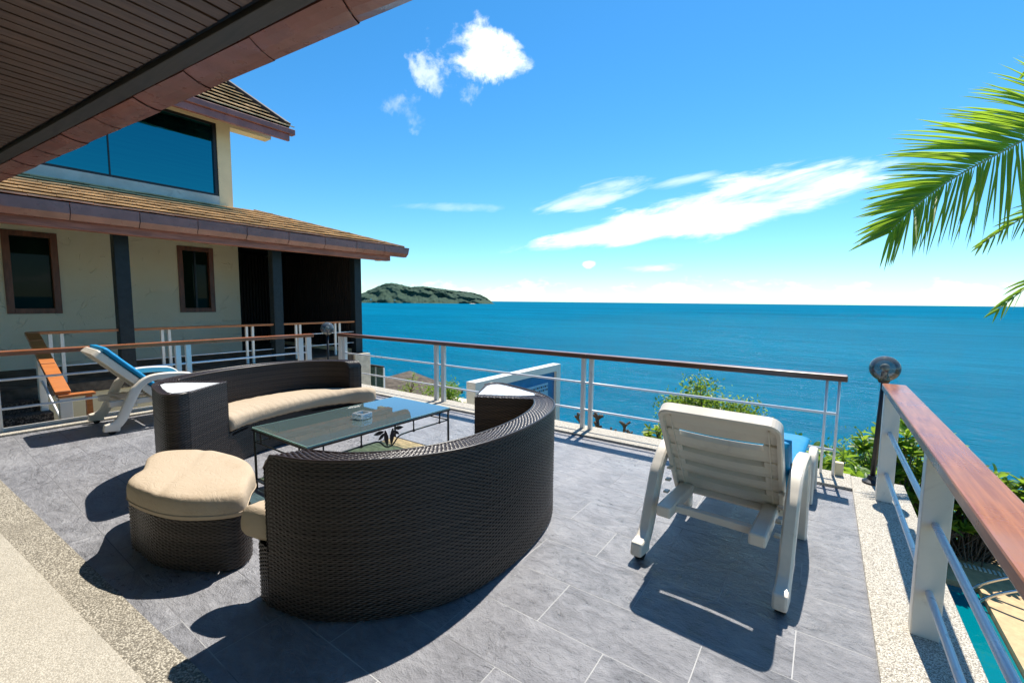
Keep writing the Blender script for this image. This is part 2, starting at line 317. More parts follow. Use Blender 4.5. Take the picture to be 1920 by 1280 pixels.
# ------------------------------------------------------------------ mesh helpers
XF = {}                                     # world matrix of every parent
def ident(o): return XF.get(o.name, Matrix.Identity(4)) if o else Matrix.Identity(4)
class MB:
    def __init__(s): s.v = []; s.f = []
    def add(s, vs_, fs_):
        k = len(s.v); s.v += [tuple(p) for p in vs_]; s.f += [tuple(i+k for i in f) for f in fs_]; return s
    def box(s, x0, x1, y0, y1, z0, z1):
        return s.add([(x, y, z) for z in (z0, z1) for y in (y0, y1) for x in (x0, x1)],
                     [(0, 2, 3, 1), (4, 5, 7, 6), (0, 1, 5, 4), (2, 6, 7, 3), (0, 4, 6, 2), (1, 3, 7, 5)])
    def hexa(s, p):                         # 8 corners ordered as box()
        return s.add(p, [(0, 2, 3, 1), (4, 5, 7, 6), (0, 1, 5, 4), (2, 6, 7, 3), (0, 4, 6, 2), (1, 3, 7, 5)])
    def beam(s, a, b, wd, ht, upv=(0, 0, 1)):
        a, b = Vector(a), Vector(b); d = (b-a).normalized(); u = Vector(upv); x = d.cross(u).normalized()*wd/2; z = x.cross(d).normalized()*ht/2
        return s.hexa([a-x-z, a+x-z, b-x-z, b+x-z, a-x+z, a+x+z, b-x+z, b+x+z])
    def prism(s, poly, z0, z1):
        n = len(poly); vs_ = [(x, y, z0) for x, y in poly]+[(x, y, z1) for x, y in poly]
        return s.add(vs_, [tuple(range(n))[::-1], tuple(range(n, 2*n))]+[(i, (i+1) % n, n+(i+1) % n, n+i) for i in range(n)])
    def tube(s, pts, r, seg=8, cap=True):
        pts = [Vector(p) for p in pts]; n = len(pts)
        rs = r if isinstance(r, (list, tuple)) else [r]*n
        k = len(s.v); prev = None
        for i, p in enumerate(pts):
            d = (pts[min(i+1, n-1)]-pts[max(i-1, 0)]).normalized()
            if prev is None:
                a = Vector((0, 0, 1)) if abs(d.z) < .9 else Vector((1, 0, 0)); x = d.cross(a).normalized()
            else: x = (prev-d*prev.dot(d)).normalized()
            prev = x; y = d.cross(x)
            for j in range(seg):
                an = 2*math.pi*j/seg; s.v.append(tuple(p+(x*math.cos(an)+y*math.sin(an))*rs[i]))
        for i in range(n-1):
            for j in range(seg):
                a = k+i*seg+j; b = k+i*seg+(j+1) % seg; s.f.append((a, b, b+seg, a+seg))
        if cap: s.f.append(tuple(k+j for j in range(seg))[::-1]); s.f.append(tuple(k+(n-1)*seg+j for j in range(seg)))
        return s
    def sweep(s, pts, wd, ht, side):        # rounded bar: wd along side vector, ht across
        pts = [Vector(p) for p in pts]; n = len(pts); side = Vector(side).normalized(); k = len(s.v)
        c = .15; sec = [(-.5, -.5+c), (-.5+c, -.5), (.5-c, -.5), (.5, -.5+c), (.5, .5-c), (.5-c, .5), (-.5+c, .5), (-.5, .5-c)]
        for i, p in enumerate(pts):
            d = (pts[min(i+1, n-1)]-pts[max(i-1, 0)]).normalized(); q = d.cross(side).normalized()
            hh_ = ht[i] if isinstance(ht, (list, tuple)) else ht
            for a, b in sec:
                s.v.append(tuple(p+side*(a*wd)+q*(b*hh_)))
        for i in range(n-1):
            for j in range(8):
                a = k+i*8+j; b = k+i*8+(j+1) % 8; s.f.append((a, a+8, b+8, b))
        s.f.append(tuple(k+j for j in range(8))); s.f.append(tuple(k+(n-1)*8+j for j in range(8))[::-1]); return s
    def sphere(s, c, r, seg=24, rings=14):
        k = len(s.v)
        for i in range(rings+1):
            th = math.pi*i/rings
            for j in range(seg):
                ph = 2*math.pi*j/seg; s.v.append((c[0]+r*math.sin(th)*math.cos(ph), c[1]+r*math.sin(th)*math.sin(ph), c[2]+r*math.cos(th)))
        for i in range(rings):
            for j in range(seg): s.f.append((k+i*seg+j, k+(i+1)*seg+j, k+(i+1)*seg+(j+1) % seg, k+i*seg+(j+1) % seg))
        return s
    def build(s, name, mat, parent=None, smooth=False, bevel=0., label=None, data=None):
        me = bpy.data.meshes.new(name); v = s.v
        inv = ident(parent).inverted() if parent else None
        if inv is not None and inv != Matrix.Identity(4): v = [tuple(inv @ Vector(p)) for p in v]
        me.from_pydata(v, [], s.f); me.validate()
        return finish(me, name, mat, parent, smooth, bevel, label)
def finish(me, name, mat, parent=None, smooth=False, bevel=0., label=None):
    me.materials.append(MATS[mat]) if isinstance(mat, str) else [me.materials.append(MATS[q]) for q in mat]
    if smooth:
        me.polygons.foreach_set('use_smooth', [True]*len(me.polygons))
        if smooth == 'angle': me.set_sharp_from_angle(angle=R(38))
    o = bpy.data.objects.new(name, me); C.objects.link(o)
    if parent: o.parent = parent; XF[o.name] = ident(parent)
    if bevel:
        bm = o.modifiers.new('bevel', 'BEVEL'); bm.width = bevel; bm.segments = 2; bm.limit_method = 'ANGLE'; bm.angle_limit = R(35)
        if smooth is False: me.polygons.foreach_set('use_smooth', [False]*len(me.polygons))
    if label: o['label'] = label
    return o
def npmesh(name, V, F, mat, parent=None, smooth=True, label=None):
    V = np.asarray(V, dtype=np.float64).reshape(-1, 3); F = np.asarray(F, dtype=np.int32); k = F.shape[1]
    inv = np.array(ident(parent).inverted() if parent else Matrix.Identity(4))
    V = V @ inv[:3, :3].T+inv[:3, 3]
    me = bpy.data.meshes.new(name); me.vertices.add(len(V)); me.vertices.foreach_set('co', V.ravel().astype(np.float32))
    me.loops.add(F.size); me.loops.foreach_set('vertex_index', F.ravel())
    me.polygons.add(len(F)); me.polygons.foreach_set('loop_start', np.arange(0, F.size, k, dtype=np.int32)); me.polygons.foreach_set('loop_total', np.full(len(F), k, dtype=np.int32))
    me.update(calc_edges=True); me.validate()
    return finish(me, name, mat, parent, smooth, 0., label)
def tag(o, label, cat=None, group=None, kind=None):
    if label: o['label'] = label
    if cat: o['category'] = cat
    if group: o['group'] = group
    if kind: o['kind'] = kind
    return o
def thing(name, label, cat, loc=(0, 0, 0), rz=0., group=None):
    o = bpy.data.objects.new(name, None); C.objects.link(o); o.location = loc; o.rotation_euler = (0, 0, rz); o.empty_display_size = .1
    XF[o.name] = Matrix.Translation(loc) @ Matrix.Rotation(rz, 4, 'Z')
    return tag(o, label, cat, group)
def struct(o): o['kind'] = 'structure'; return o
def catmull(pts, n=8, closed=False):
    P = [np.array(p, float) for p in pts]; out = []; L = len(P)
    for i in range(L if closed else L-1):
        g = (lambda j: P[j % L]) if closed else (lambda j: P[min(max(j, 0), L-1)])
        a, b, c_, d = g(i-1), g(i), g(i+1), g(i+2)
        for q in range(n):
            u = q/n; out.append(.5*((2*b)+(-a+c_)*u+(2*a-5*b+4*c_-d)*u*u+(-a+3*b-3*c_+d)*u**3))
    if not closed: out.append(P[-1])
    return np.array(out)
def resample(p, ds, closed=False):
    p = np.asarray(p, float)
    if closed: p = np.vstack([p, p[:1]])
    l = np.r_[0, np.cumsum(np.linalg.norm(np.diff(p, axis=0), axis=1))]
    n = max(2, int(round(l[-1]/ds))+1); s = np.linspace(0, l[-1], n)
    return np.stack([np.interp(s, l, p[:, k]) for k in range(p.shape[1])], 1), s
# ================================================================== SETTING
SEA_Z = -30.
o = MB().add([(-90000, -500, SEA_Z), (90000, -500, SEA_Z), (90000, 120000, SEA_Z), (-90000, 120000, SEA_Z)], [(0, 1, 2, 3)]).build('sea', 'sea'); struct(o)
# hillside falling from the villas to the water
xs = np.r_[-400, -200, -100, np.arange(-60, 61, 3), 100, 200, 400]; ys = np.r_[-120, -60, -30, -12, np.arange(-6, 80, 2.0)]
V = []
for y in ys:
    for x in xs:
        z = -2.9 if y < 11 else -2.9-(y-11)*.62
        if y > 11: z += .8*math.sin(x*.31+y*.2)+.5*math.sin(x*.7-y*.43)
        V.append((x, y, max(z, -34)))
nx = len(xs); F = [(j*nx+i, j*nx+i+1, (j+1)*nx+i+1, (j+1)*nx+i) for j in range(len(ys)-1) for i in range(nx-1)]
struct(npmesh('hillside_ground', V, F, 'hill_soil'))
# island out at sea
prof = [(640, 566), (655, 562), (673.7, 559), (687, 551.5), (701, 545), (715, 538.4), (728, 532.8), (743, 531.9), (756, 534.7), (771, 538.4), (793.7, 536.6), (818, 539.4), (838.7, 542.2), (865, 545), (882, 546), (897, 550.6), (910, 556), (921, 567)]
D = 5500.; hd = (fwd*828+rt*(797-960)); hd.z = 0; hd.normalize(); sdv = Vector((hd.y, -hd.x, 0)); ctr = hd*D/ (1)
px = np.array([p[0] for p in prof]); ph = np.array([567-p[1] for p in prof])/828*D*1.02
lat = (px-797)/828*D
N1, N2 = 420, 64; V = []
from mathutils import noise as mn
for j in range(N2):
    v = j/(N2-1)*2-1
    for i in range(N1):
        l = lat[0]+(lat[-1]-lat[0])*i/(N1-1); hh_ = np.interp(l, lat, ph)
        a = (1-abs(v)**1.7)
        wob = mn.fractal(Vector((l*.004, v*2.2, 3.)), 1., 2., 4)
        canopy = mn.noise(Vector((l*.075, v*30, 1.)))*4+mn.noise(Vector((l*.03, v*12, 8.)))*5
        z = hh_*max(0, a)*(1+.10*wob*(1-a))+canopy*min(1, hh_*a/18)
        p = ctr+sdv*l+hd*(v*420+120*wob); V.append((p.x, p.y, SEA_Z-2+max(z, 0)))
F = [(j*N1+i, j*N1+i+1, (j+1)*N1+i+1, (j+1)*N1+i) for j in range(N2-1) for i in range(N1-1)]
isl = struct(npmesh('island', V, F, 'jungle'))
for a, b_, in [(-905, -860), (-660, -560), (-505, -480), (-150, -40), (118, 205), (238, 262), (455, 585)]:
    q = ctr-hd*405
    m_ = MB()
    for k in range(6):
        l0 = a+(b_-a)*k/6; l1 = a+(b_-a)*(k+1)/6; hh_ = 5+3*math.sin(k*2.1)
        p0 = q+sdv*l0; p1 = q+sdv*l1; p2 = p1+hd*60; p3 = p0+hd*60
        m_.add([(p0.x, p0.y, SEA_Z+.5), (p1.x, p1.y, SEA_Z+.5), (p2.x, p2.y, SEA_Z+hh_+3), (p3.x, p3.y, SEA_Z+hh_+3)], [(0, 1, 2, 3)])
    m_.build('beach', 'sand', isl)
for k in range(26):
    l = -480+rng.normal()*130 if k < 19 else -50+rng.normal()*260
    p = ctr+sdv*l-hd*(385-rng.uniform(0, 60)); zz = SEA_Z+rng.uniform(14, 52); ww = rng.uniform(5, 10)
    MB().box(p.x-ww, p.x+ww, p.y-6, p.y+6, zz-22, zz).build('house', 'far_wall', isl)

# terrace
terr = struct(MB().box(-6.72, .56, -2.6, 4.32, -.30, -.0005).build('terrace_floor', 'grout'))
rows0, pitch, tl, gap = 1.5215, .2955, .606, .0036
for k in range(-5, 9):
    ya, yb = rows0+pitch*k+gap/2, min(rows0+pitch*(k+1)-gap/2, 3.998)
    if yb-ya < .04: continue
    x0 = -.9265+(0 if k % 2 == 0 else .303)
    j = -12
    while True:
        xa, xb = x0+tl*j+gap/2, x0+tl*(j+1)-gap/2; j += 1
        if xa > .24: break
        xa, xb = max(xa, -6.43), min(xb, .245)
        if xb-xa < .03: continue
        dz = [random.uniform(-.0001, .0005) for _ in range(4)]; g = .0016
        MB().hexa([(xa, ya, -.02), (xb, ya, -.02), (xa, yb, -.02), (xb, yb, -.02), (xa+g*.2, ya+g*.2, dz[0]), (xb-g*.2, ya+g*.2, dz[1]), (xa+g*.2, yb-g*.2, dz[2]), (xb-g*.2, yb-g*.2, dz[3])]).build('tile', 'slate', terr)
struct(MB().box(-6.43, .245, 4.000, 4.335, -.3, .022).build('front_curb', 'pebble_wash', bevel=.006))
struct(MB().box(.2452, .565, -2.6, 4.335, -3.0, .012).build('right_curb', 'pebble_wash', bevel=.004))
struct(MB().box(-6.74, -6.432, -2.6, 4.335, -1.6, .024).build('left_curb', 'pebble_wash', bevel=.006))
struct(MB().prism([(-6.43, .326), (-4.93, .405), (-1.69, .58), (.2445, .69), (.2445, .60), (-1.892, .44), (-3.8, .292), (-6.43, .09)], -.05, .006).build('pebble_border', 'pebble_wash_near'))
struct(MB().prism([(-6.43, .0895), (-3.8, .2915), (-1.892, .4395), (.2445, .5995), (.2445, -2.6), (-6.43, -2.6)], -.05, .010).build('concrete_walk', 'concrete'))
# retaining wall of the terrace
struct(MB().box(-6.42, .24, 3.9, 4.30, -3.2, -.301).build('terrace_retaining_wall', 'cream_wall'))

# pool below the terrace
PZ = -2.515
struct(MB().box(.57, 1.93, .5, 8.32, -4.2, -4.0).build('pool_floor', 'pool_tile'))
for nm, b_ in (('pool_wall_far', (.57, 1.93, 8.32, 8.40, -4.2, -2.62)), ('pool_wall_right', (1.93, 2.0, .5, 8.40, -4.2, -2.62))):
    struct(MB().box(*b_).build(nm, 'pool_tile'))
struct(MB().add([(.57, .5, PZ), (1.93, .5, PZ), (1.93, 8.32, PZ), (.57, 8.32, PZ)], [(0, 1, 2, 3)]).build('pool_water', 'pool_water'))
deck = struct(MB().box(.57, 6.5, 8.325, 9.4, -3., -2.44).box(1.94, 6.5, .5, 8.324, -3., -2.443).build('pool_deck', 'deck_stone'))
gr = MB()
for k in range(60): gr.box(.8+k*.05, .8+k*.05+.026, 8.86, 8.98, -2.44, -2.432)
tag(gr.build('drain_grate', 'white_grate'), 'pale slotted drain grate set in the tan stone beside the pool', 'drain')

# ================================================================== NEAR VILLA EAVE (above the camera)
ev = thing('villa_eave', 'dark plank soffit and brown metal gutter of the near roof, overhead at top left', 'roof eave', (-1.459, 1.357, 2.6))
E0 = Vector((-1.459, 1.357, 0)); ee = Vector((-.9962, -.0876, 0)); en = Vector((.0876, -.9962, 0))
def ep(s, d, z): return E0+ee*s+en*d+Vector((0, 0, z))
def eb(mb, s0, s1, d0, d1, z0, z1): return mb.hexa([ep(s0, d0, z0), ep(s1, d0, z0), ep(s0, d1, z0), ep(s1, d1, z0), ep(s0, d0, z1), ep(s1, d0, z1), ep(s0, d1, z1), ep(s1, d1, z1)])
s = .973-.637*5; k = 0
while s < 8.2:
    s1 = s+.637; m_ = MB(); nseg = 6; dz0 = random.uniform(-.004, .004); dent = random.uniform(-.016, .02)
    pts = []
    for i in range(7):                                    # along
        u = i/6
        for d, z in ((.0, 2.665), (.0, 2.615), (.012, 2.600), (.06, 2.592), (.11, 2.590), (.16, 2.594), (.195, 2.600), (.2, 2.66)):
            dd = dent*math.sin(math.pi*u)*math.sin(math.pi*min(1, d/.2))
            pts.append(ep(s+.0015+u*.6355-.5*d, d, z+dz0*.4+dd-.006*(1-u)))
    F = [(i*8+j, i*8+j+1, (i+1)*8+j+1, (i+1)*8+j) for i in range(6) for j in range(7)]
    m_.add(pts, F).build('gutter_section', 'gutter_paint', ev, smooth=False)
    s = s1
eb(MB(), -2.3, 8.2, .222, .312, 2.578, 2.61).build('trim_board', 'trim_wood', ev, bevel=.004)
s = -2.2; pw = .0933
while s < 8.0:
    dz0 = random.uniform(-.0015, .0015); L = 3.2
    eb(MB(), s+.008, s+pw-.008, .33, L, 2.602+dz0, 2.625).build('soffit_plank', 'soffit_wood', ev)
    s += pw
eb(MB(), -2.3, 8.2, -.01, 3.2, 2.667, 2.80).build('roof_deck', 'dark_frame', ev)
eb(MB(), -2.3, 8.2, 2.9, 3.1, 0, 2.60).build('wall', 'cream_wall', ev)

# ================================================================== HOUSE ACROSS THE STAIRS
hs = thing('villa_house', 'cream stucco villa with two tiled roofs and dark columns at left', 'house', (-12.2, 3., 0))
WX = -12.2
wins = [(1.28, 2.0, 1.04, 2.57), (3.94, 4.67, 1.03, 2.56)]
wall = MB()
yb = [-2.5, 1.28, 2.0, 3.94, 4.67, 5.24]
for i in range(5):
    if i in (1, 3):
        wn_ = wins[0 if i == 1 else 1]; wall.box(WX-.25, WX, yb[i], yb[i+1], 0, wn_[2]); wall.box(WX-.25, WX, yb[i], yb[i+1], wn_[3], 2.8)
    else: wall.box(WX-.25, WX, yb[i], yb[i+1], 0, 2.8)
wall.box(-15.5, WX-.25, 4.99, 5.24, 0, 2.8)
wl_ = wall.build('wall', 'stucco', hs)
for (y0, y1, z0, z1) in wins:
    f = MB().box(WX-.12, WX+.03, y0, y0+.1, z0, z1).box(WX-.12, WX+.03, y1-.1, y1, z0, z1).box(WX-.12, WX+.028, y0+.1, y1-.1, z1-.1, z1).box(WX-.12, WX+.028, y0+.1, y1-.1, z0, z0+.1).build('window', 'window_wood', hs, bevel=.006)
    MB().box(WX-.09, WX-.08, y0+.1, y1-.1, z0+.1, z1-.1).build('pane', 'dark_glass', f)
    if y0 > 3: MB().box(WX-.078, WX-.05, (y0+y1)/2-.02, (y0+y1)/2+.02, z0+.1, z1-.1).build('mullion', 'dark_frame', f)
MB().box(WX-.01, -9.62, -2.5, 7.15, -.16, 0).build('walkway_slab', 'grey_roof', hs)
MB().box(-15.5, -12.21, 5.24, 7.15, -.16, 0.002).build('porch_floor', 'grey_roof', hs)
MB().box(-9.9, -9.64, -2.5, 6.7, -3, -.161).build('plinth_wall', 'cream_wall', hs)
MB().box(-9.95, -9.55, 6.72, 7.18, -3, .0).build('corner_pier', 'stone_block', hs, bevel=.02)
for (y0, zb) in ((2.27, 0), (4.87, 0), (6.9, 0)):
    MB().box(-9.95, -9.76, y0, y0+.2, zb, 2.5).build('column', 'dark_column', hs, bevel=.008)
MB().box(-15.5, -9.96, 6.99, 7.02, .10, 2.7).build('screen_backing', 'dark_frame', hs)
MB().box(-15.5, -9.97, 6.90, 7.05, .003, .10).build('screen_sill', 'cream_trim', hs)
MB().box(-14.35, -14.2, 5.245, 6.89, .004, 2.69).build('porch_back_wall', 'dark_frame', hs)
y = 5.3
while y < 6.9:
    MB().box(-14.2, -14.14, y, y+.055, .02, 2.66).build('batten', 'batten_wood', hs); y += .088
x = -9.99
while x > -15.3:
    MB().box(x-.055, x, 6.93+random.uniform(-.004, .004), 6.985, .10, 2.62).build('batten', 'batten_wood', hs); x -= .088
MB().box(-12.2, -9.5, -2.5, 5.2, 2.70, 2.74).build('porch_ceiling', 'cream_trim', hs)
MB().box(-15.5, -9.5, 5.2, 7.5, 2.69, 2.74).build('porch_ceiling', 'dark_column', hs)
MB().box(-9.33, -9.14, -2.5, 7.53, 2.356, 2.50).build('fascia', 'fascia_wood', hs, bevel=.006)
MB().box(-9.6, -9.16, 7.40, 7.52, 2.37, 2.44).build('eave_soffit_end', 'cream_trim', hs)
MB().box(-9.55, -9.332, -2.5, 7.5, 2.42, 2.60).build('porch_beam_board', 'dark_column', hs)
y = 8.04
while y > -2.5:
    y1 = y-.80; sec = [(-9.16, 2.476), (-9.05, 2.476), (-8.985, 2.56), (-8.985, 2.715), (-9.02, 2.72), (-9.16, 2.72)]
    tip = .06 if y > 8 else 0
    m_ = MB(); n = 6
    oz = random.uniform(-.006, .006); m_.add([(a, y-.009-tip*(2.72-c_)*4, c_+oz) for a, c_ in sec]+[(a+.004, y1, c_+oz) for a, c_ in sec], [tuple(range(6)), tuple(range(6, 12))[::-1]]+[(i, (i+1) % 6+0, 6+(i+1) % 6, 6+i) for i in range(6)][::1])
    m_.build('gutter_section', 'gutter_paint', hs); y = y1
def courses(n, x0, z0, dx, sl, ylo, yhi, mat, par, thick=.078, tw=.34):
    for k in range(n):
        m_ = MB(); xa = x0-dx*k; y = ylo; za = z0+sl*dx*k; ye = yhi(xa)
        while y < ye-.02:
            yn = min(y+tw, ye); j = random.uniform(-.006, .006); j2 = random.uniform(-.004, .004)
            xb = xa-dx-.06; zb = za+sl*(dx+.06)-.022
            m_.hexa([(xa, y+.003, za+.036+j), (xa, yn-.003, za+.036+j2), (xb, y+.003, zb-.03), (xb, yn-.003, zb-.03), (xa+.004, y+.003, za+.060+j), (xa+.004, yn-.003, za+.060+j2), (xb, y+.003, zb-.005), (xb, yn-.003, zb-.005)])
            y = yn
        m_.build('tile_course', mat, par)
rf = MB().add([(-9.12, -2.5, 2.66), (-9.12, 7.92, 2.66), (-11.5, 5.42, 3.40), (-11.5, -2.5, 3.40), (-15.5, 7.92, 2.66), (-15.5, 5.42, 3.40)], [(0, 1, 2, 3), (1, 4, 5, 2)]).build('lower_roof', 'batten_wood', hs)
courses(8, -9.10, 2.715, .31, .315, -2.5, lambda x: 7.95-1.05*(-9.12-x), 'roof_tile', rf)
for k in range(9):                                       # hip tiles
    a = Vector((-9.12-k*.27, 7.98-k*.283, 2.745+k*.0845)); b_ = a+Vector((-.30, -.315, .090)); 
    MB().beam(a, b_, .19, .045, (0, 0, 1)).build('hip_tile', 'ridge_tile', rf, bevel=.012)
# upper storey
UX = -11.5
MB().box(UX-.3, UX, -2.5, 4.6, 3.2, 3.69).box(UX-.28, UX+.03, -2.5, 5.38, 3.1, 3.47).build('upper_sill_wall', 'pale_trim', hs)
MB().box(UX-.3, UX+.004, 4.6, 4.88, 3.47, 5.6).build('upper_pier', 'cream_trim', hs)
MB().box(UX-.3, UX+.002, -2.5, 5.82, 5.305, 5.42).build('wall_plate', 'cream_trim', hs)
MB().box(-15, UX-.3, 4.6, 4.87, 3.1, 5.6).build('upper_end_wall', 'cream_wall', hs)
uw = MB().box(UX-.12, UX-.02, -2.5, 4.6, 3.69, 3.74).box(UX-.12, UX-.02, 4.53, 4.6, 3.74, 5.25).box(UX-.12, UX-.02, -2.5, 4.6, 5.25, 5.304).box(UX-.1, UX-.045, 2.70, 2.72, 3.74, 5.25).box(UX-.1, UX-.045, .70, .72, 3.74, 5.25).build('upper_window', 'dark_frame', hs)
for ya, yb_ in ((-2.5, .70), (.72, 2.70), (2.72, 4.53)): MB().box(UX-.08, UX-.07, ya, yb_, 3.74, 5.25).build('pane', 'tinted_glass', uw)
MB().box(UX, -10.80, -2.5, 5.75, 5.43, 5.46).build('upper_soffit', 'soffit_wood', hs)
MB().box(-10.82, -10.74, -2.5, 5.88, 5.14, 5.29).build('upper_fascia', 'gutter_paint', hs, bevel=.006)
MB().box(-10.86, -10.69, -2.5, 6.0, 5.292, 5.42).build('upper_gutter', 'gutter_paint', hs, bevel=.012)
ur = MB().add([(-10.75, -2.5, 5.40), (-10.75, 5.95, 5.40), (-13.4, 5.08, 7.25), (-13.4, -2.5, 7.25)], [(0, 1, 2, 3)]).build('upper_roof', 'batten_wood', hs)
courses(11, -10.72, 5.435, .245, .70, -1., lambda x: 6.0-.326*(-10.72-x), 'roof_tile', ur)
for k in range(9):
    a = Vector((-10.85-k*.28, 5.885-k*.0913, 5.545+k*.196)); b_ = a+Vector((-.29, -.0945, .203))
    MB().beam(a, b_, .20, .13).build('verge_tile', 'batten_wood', ur, bevel=.012)
struct(MB().box(-9.6, -6.75, 1.36, 10., -1.9, -1.6).build('added_bounce_slab', 'bounce_slab_pale'))  # unseen slab, added to bounce warm sunlight up onto the house wall
# stairs between terrace and house
st = thing('garden_steps', 'dark pebble wash steps going down beside the white stair railing', 'steps', (-8.8, .4, 0))
for k in range(7):
    MB().box(-9.6+.3*k, -9.6+.3*(k+1), -2.5, 1.30, -3, -.15*(k+1)).build('step', 'dark_pebble', st)
sr = thing('stair_railing', 'white stair railing with bright orange wood top sloping down beside the house', 'railing', (-9, 1.25, 0))
MB().beam((-9.86, 1.26, .80), (-9.45, 1.25, .70), .15, .05).build('top_rail', 'stair_wood', sr, bevel=.006)
MB().beam((-9.47, 1.25, .695), (-8.75, 1.25, .42), .15, .05).build('handrail', 'stair_wood', sr, bevel=.006)
MB().beam((-8.74, 1.25, .415), (-7.98, 1.25, .125), .15, .05).build('handrail', 'stair_wood', sr, bevel=.006)
MB().box(-8.1, -7.95, 1.20, 1.56, .06, .095).build('end_rail', 'stair_wood', sr, bevel=.006)
MB().box(-8.06, -7.99, 1.47, 1.53, -1.2, .06).build('end_post', 'stair_wood', sr)
MB().box(-9.36, -9.24, 1.21, 1.29, -.6, .63).build('post', 'white_paint', sr, bevel=.005)
MB().box(-8.08, -7.96, 1.21, 1.33, -1.3, .06).build('post', 'white_paint', sr, bevel=.005)
for dz in (.24, .47): MB().tube([(-9.3, 1.25, .62-dz), (-8.0, 1.25, .12-dz)], .014).build('rod', 'metal_paint', sr, smooth=True)

# ================================================================== RAILINGS
def pair(par, xs_, y, z1, wd, dp, axis, mat='white_paint', z0=.0):
    for c_ in xs_:
        if axis == 'x': MB().box(c_-wd/2, c_+wd/2, y-dp/2, y+dp/2, z0, z1).build('post', mat, par, bevel=.003)
        else: MB().box(y-dp/2, y+dp/2, c_-wd/2, c_+wd/2, z0, z1).build('post', mat, par, bevel=.003)
fr_ = thing('front_railing', 'long railing with dark brown handrail along the seaward edge of the terrace', 'railing', (-3., 4.22, 0))
for a, b_ in ((-6.40, -2.0), (-1.9985, .175)): MB().box(a, b_, 4.165, 4.275, .775, .822).build('handrail', 'rail_wood_x', fr_, bevel=.007)
pair(fr_, (-4.215, -4.085), 4.22, .774, .055, .045, 'x', z0=.02); pair(fr_, (-2.045, -1.955), 4.22, .774, .042, .04, 'x', z0=.02); pair(fr_, (-6.37, -6.27), 4.22, .774, .075, .05, 'x', z0=.02)
for x in (.05, .128): MB().tube([(x, 4.22, .02), (x, 4.22, .775)], .0095).build('post', 'metal_paint', fr_, smooth=True)
for z in (.512, .223): MB().tube([(-6.36, 4.22, z), (.128, 4.22, z)], .0115).build('rod', 'metal_paint', fr_, smooth=True)
tag(MB().box(.14, .195, 4.235, 4.285, .0225, .125).build('kerb_block', 'cream_trim', bevel=.006), 'small cream block standing on the curb at the end of the front railing', 'block')
rr = thing('right_railing', 'near railing with glossy reddish handrail, wide white posts and thick rods at right', 'railing', (.42, 2, 0))
for a, b_ in ((.9, 3.945), (-1.5, .898)): MB().box(.354, .482, a, b_, .778, .824).build('handrail', 'rail_wood_y', rr, bevel=.008)
for y in (3.88, 2.352, .80, -.75): MB().box(.367, .457, y, y+.062, .010, .777).build('post', 'white_paint', rr, bevel=.004)
for z in (.49, .205): MB().tube([(.412, -1.5, z), (.412, 3.9, z)], .0135, 12).build('rod', 'metal_paint', rr, smooth=True)
lr = thing('left_railing', 'railing with orange brown handrail between the terrace and the steps, behind the left lounger', 'railing', (-6.6, 2, 0))
MB().box(-6.66, -6.55, -1.2, 3.87, .775, .822).build('handrail', 'rail_wood_y', lr, bevel=.007)
pair(lr, (2.08, 2.19), -6.6, .774, .055, .05, 'y', z0=.02); pair(lr, (3.67, 3.80), -6.6, .774, .075, .05, 'y', z0=.02); pair(lr, (.57, .46), -6.6, .774, .05, .05, 'y', z0=.02)
for z in (.535, .245): MB().tube([(-6.6, -1.2, z), (-6.6, 3.8, z)], .0125).build('rod', 'metal_paint', lr, smooth=True)
MB().box(-6.635, -6.60, -1.2, 3.85, .0245, .05).build('bottom_bar', 'white_paint', lr)
hr = thing('house_railing', 'thin railing with orange wood top along the walkway of the villa house', 'railing', (-9.84, 3.5, 0))
for a, b_ in ((1.20, 2.265), (2.475, 4.865), (5.075, 6.895)): MB().box(-9.90, -9.79, a, b_, .785, .828).build('handrail', 'stair_wood', hr, bevel=.006)
pair(hr, (1.45, 1.58, 2.88, 2.985, 4.32, 4.44, 5.38, 5.475, 6.37, 6.49), -9.84, .784, .045, .045, 'y')
for z in (.55, .27):
    for a, b_ in ((1.25, 2.265), (2.475, 4.865), (5.075, 6.895)): MB().tube([(-9.84, a, z), (-9.84, b_, z)], .011, 6).build('rod', 'metal_paint', hr, smooth=True)
def lamp(x, y, zb, zc, r, label, lean=(0, 0)):
    l = thing('globe_lamp', label, 'lamp', (x, y, zb), 0, 'globe lamps by the railings')
    MB().tube([(x, y, zb), (x, y, zb+.012), (x, y, zb+.03), (x, y, zb+.06)], [.062, .062, .035, .026], 20).build('base', 'black_plastic', l, smooth=False)
    t_ = Vector((x+lean[0], y+lean[1], zc-r*.92))
    MB().tube([(x, y, zb+.05), tuple(t_)], .0165, 14).build('pole', 'black_plastic', l, smooth=True)
    c_ = t_+Vector((0, 0, r*.92))
    MB().tube([t_-Vector((0, 0, .02)), t_+Vector((0, 0, .018)), t_+Vector((0, 0, .02))], [.03, .045, .03], 18).build('collar', 'black_plastic', l)
    MB().sphere(c_, r, 32, 20).build('globe', 'smoke_glass', l, smooth=True)
    hd_ = MB().tube([t_, c_-Vector((0, 0, r*.15))], [.02, .022], 14).build('lamp_holder', 'window_wood', l, smooth=True)
    MB().sphere(c_+Vector((0, 0, r*.08)), .030, 16, 10).build('bulb', 'lamp_lens', hd_, smooth=True)
lamp(.372, 4.245, .013, .893, .094, 'smoked globe lamp on a black pole behind the right railing', (.018, 0))
lamp(-6.42, 4.02, .025, .905, .1, 'smoked globe lamp on a black pole at the far left corner of the terrace')
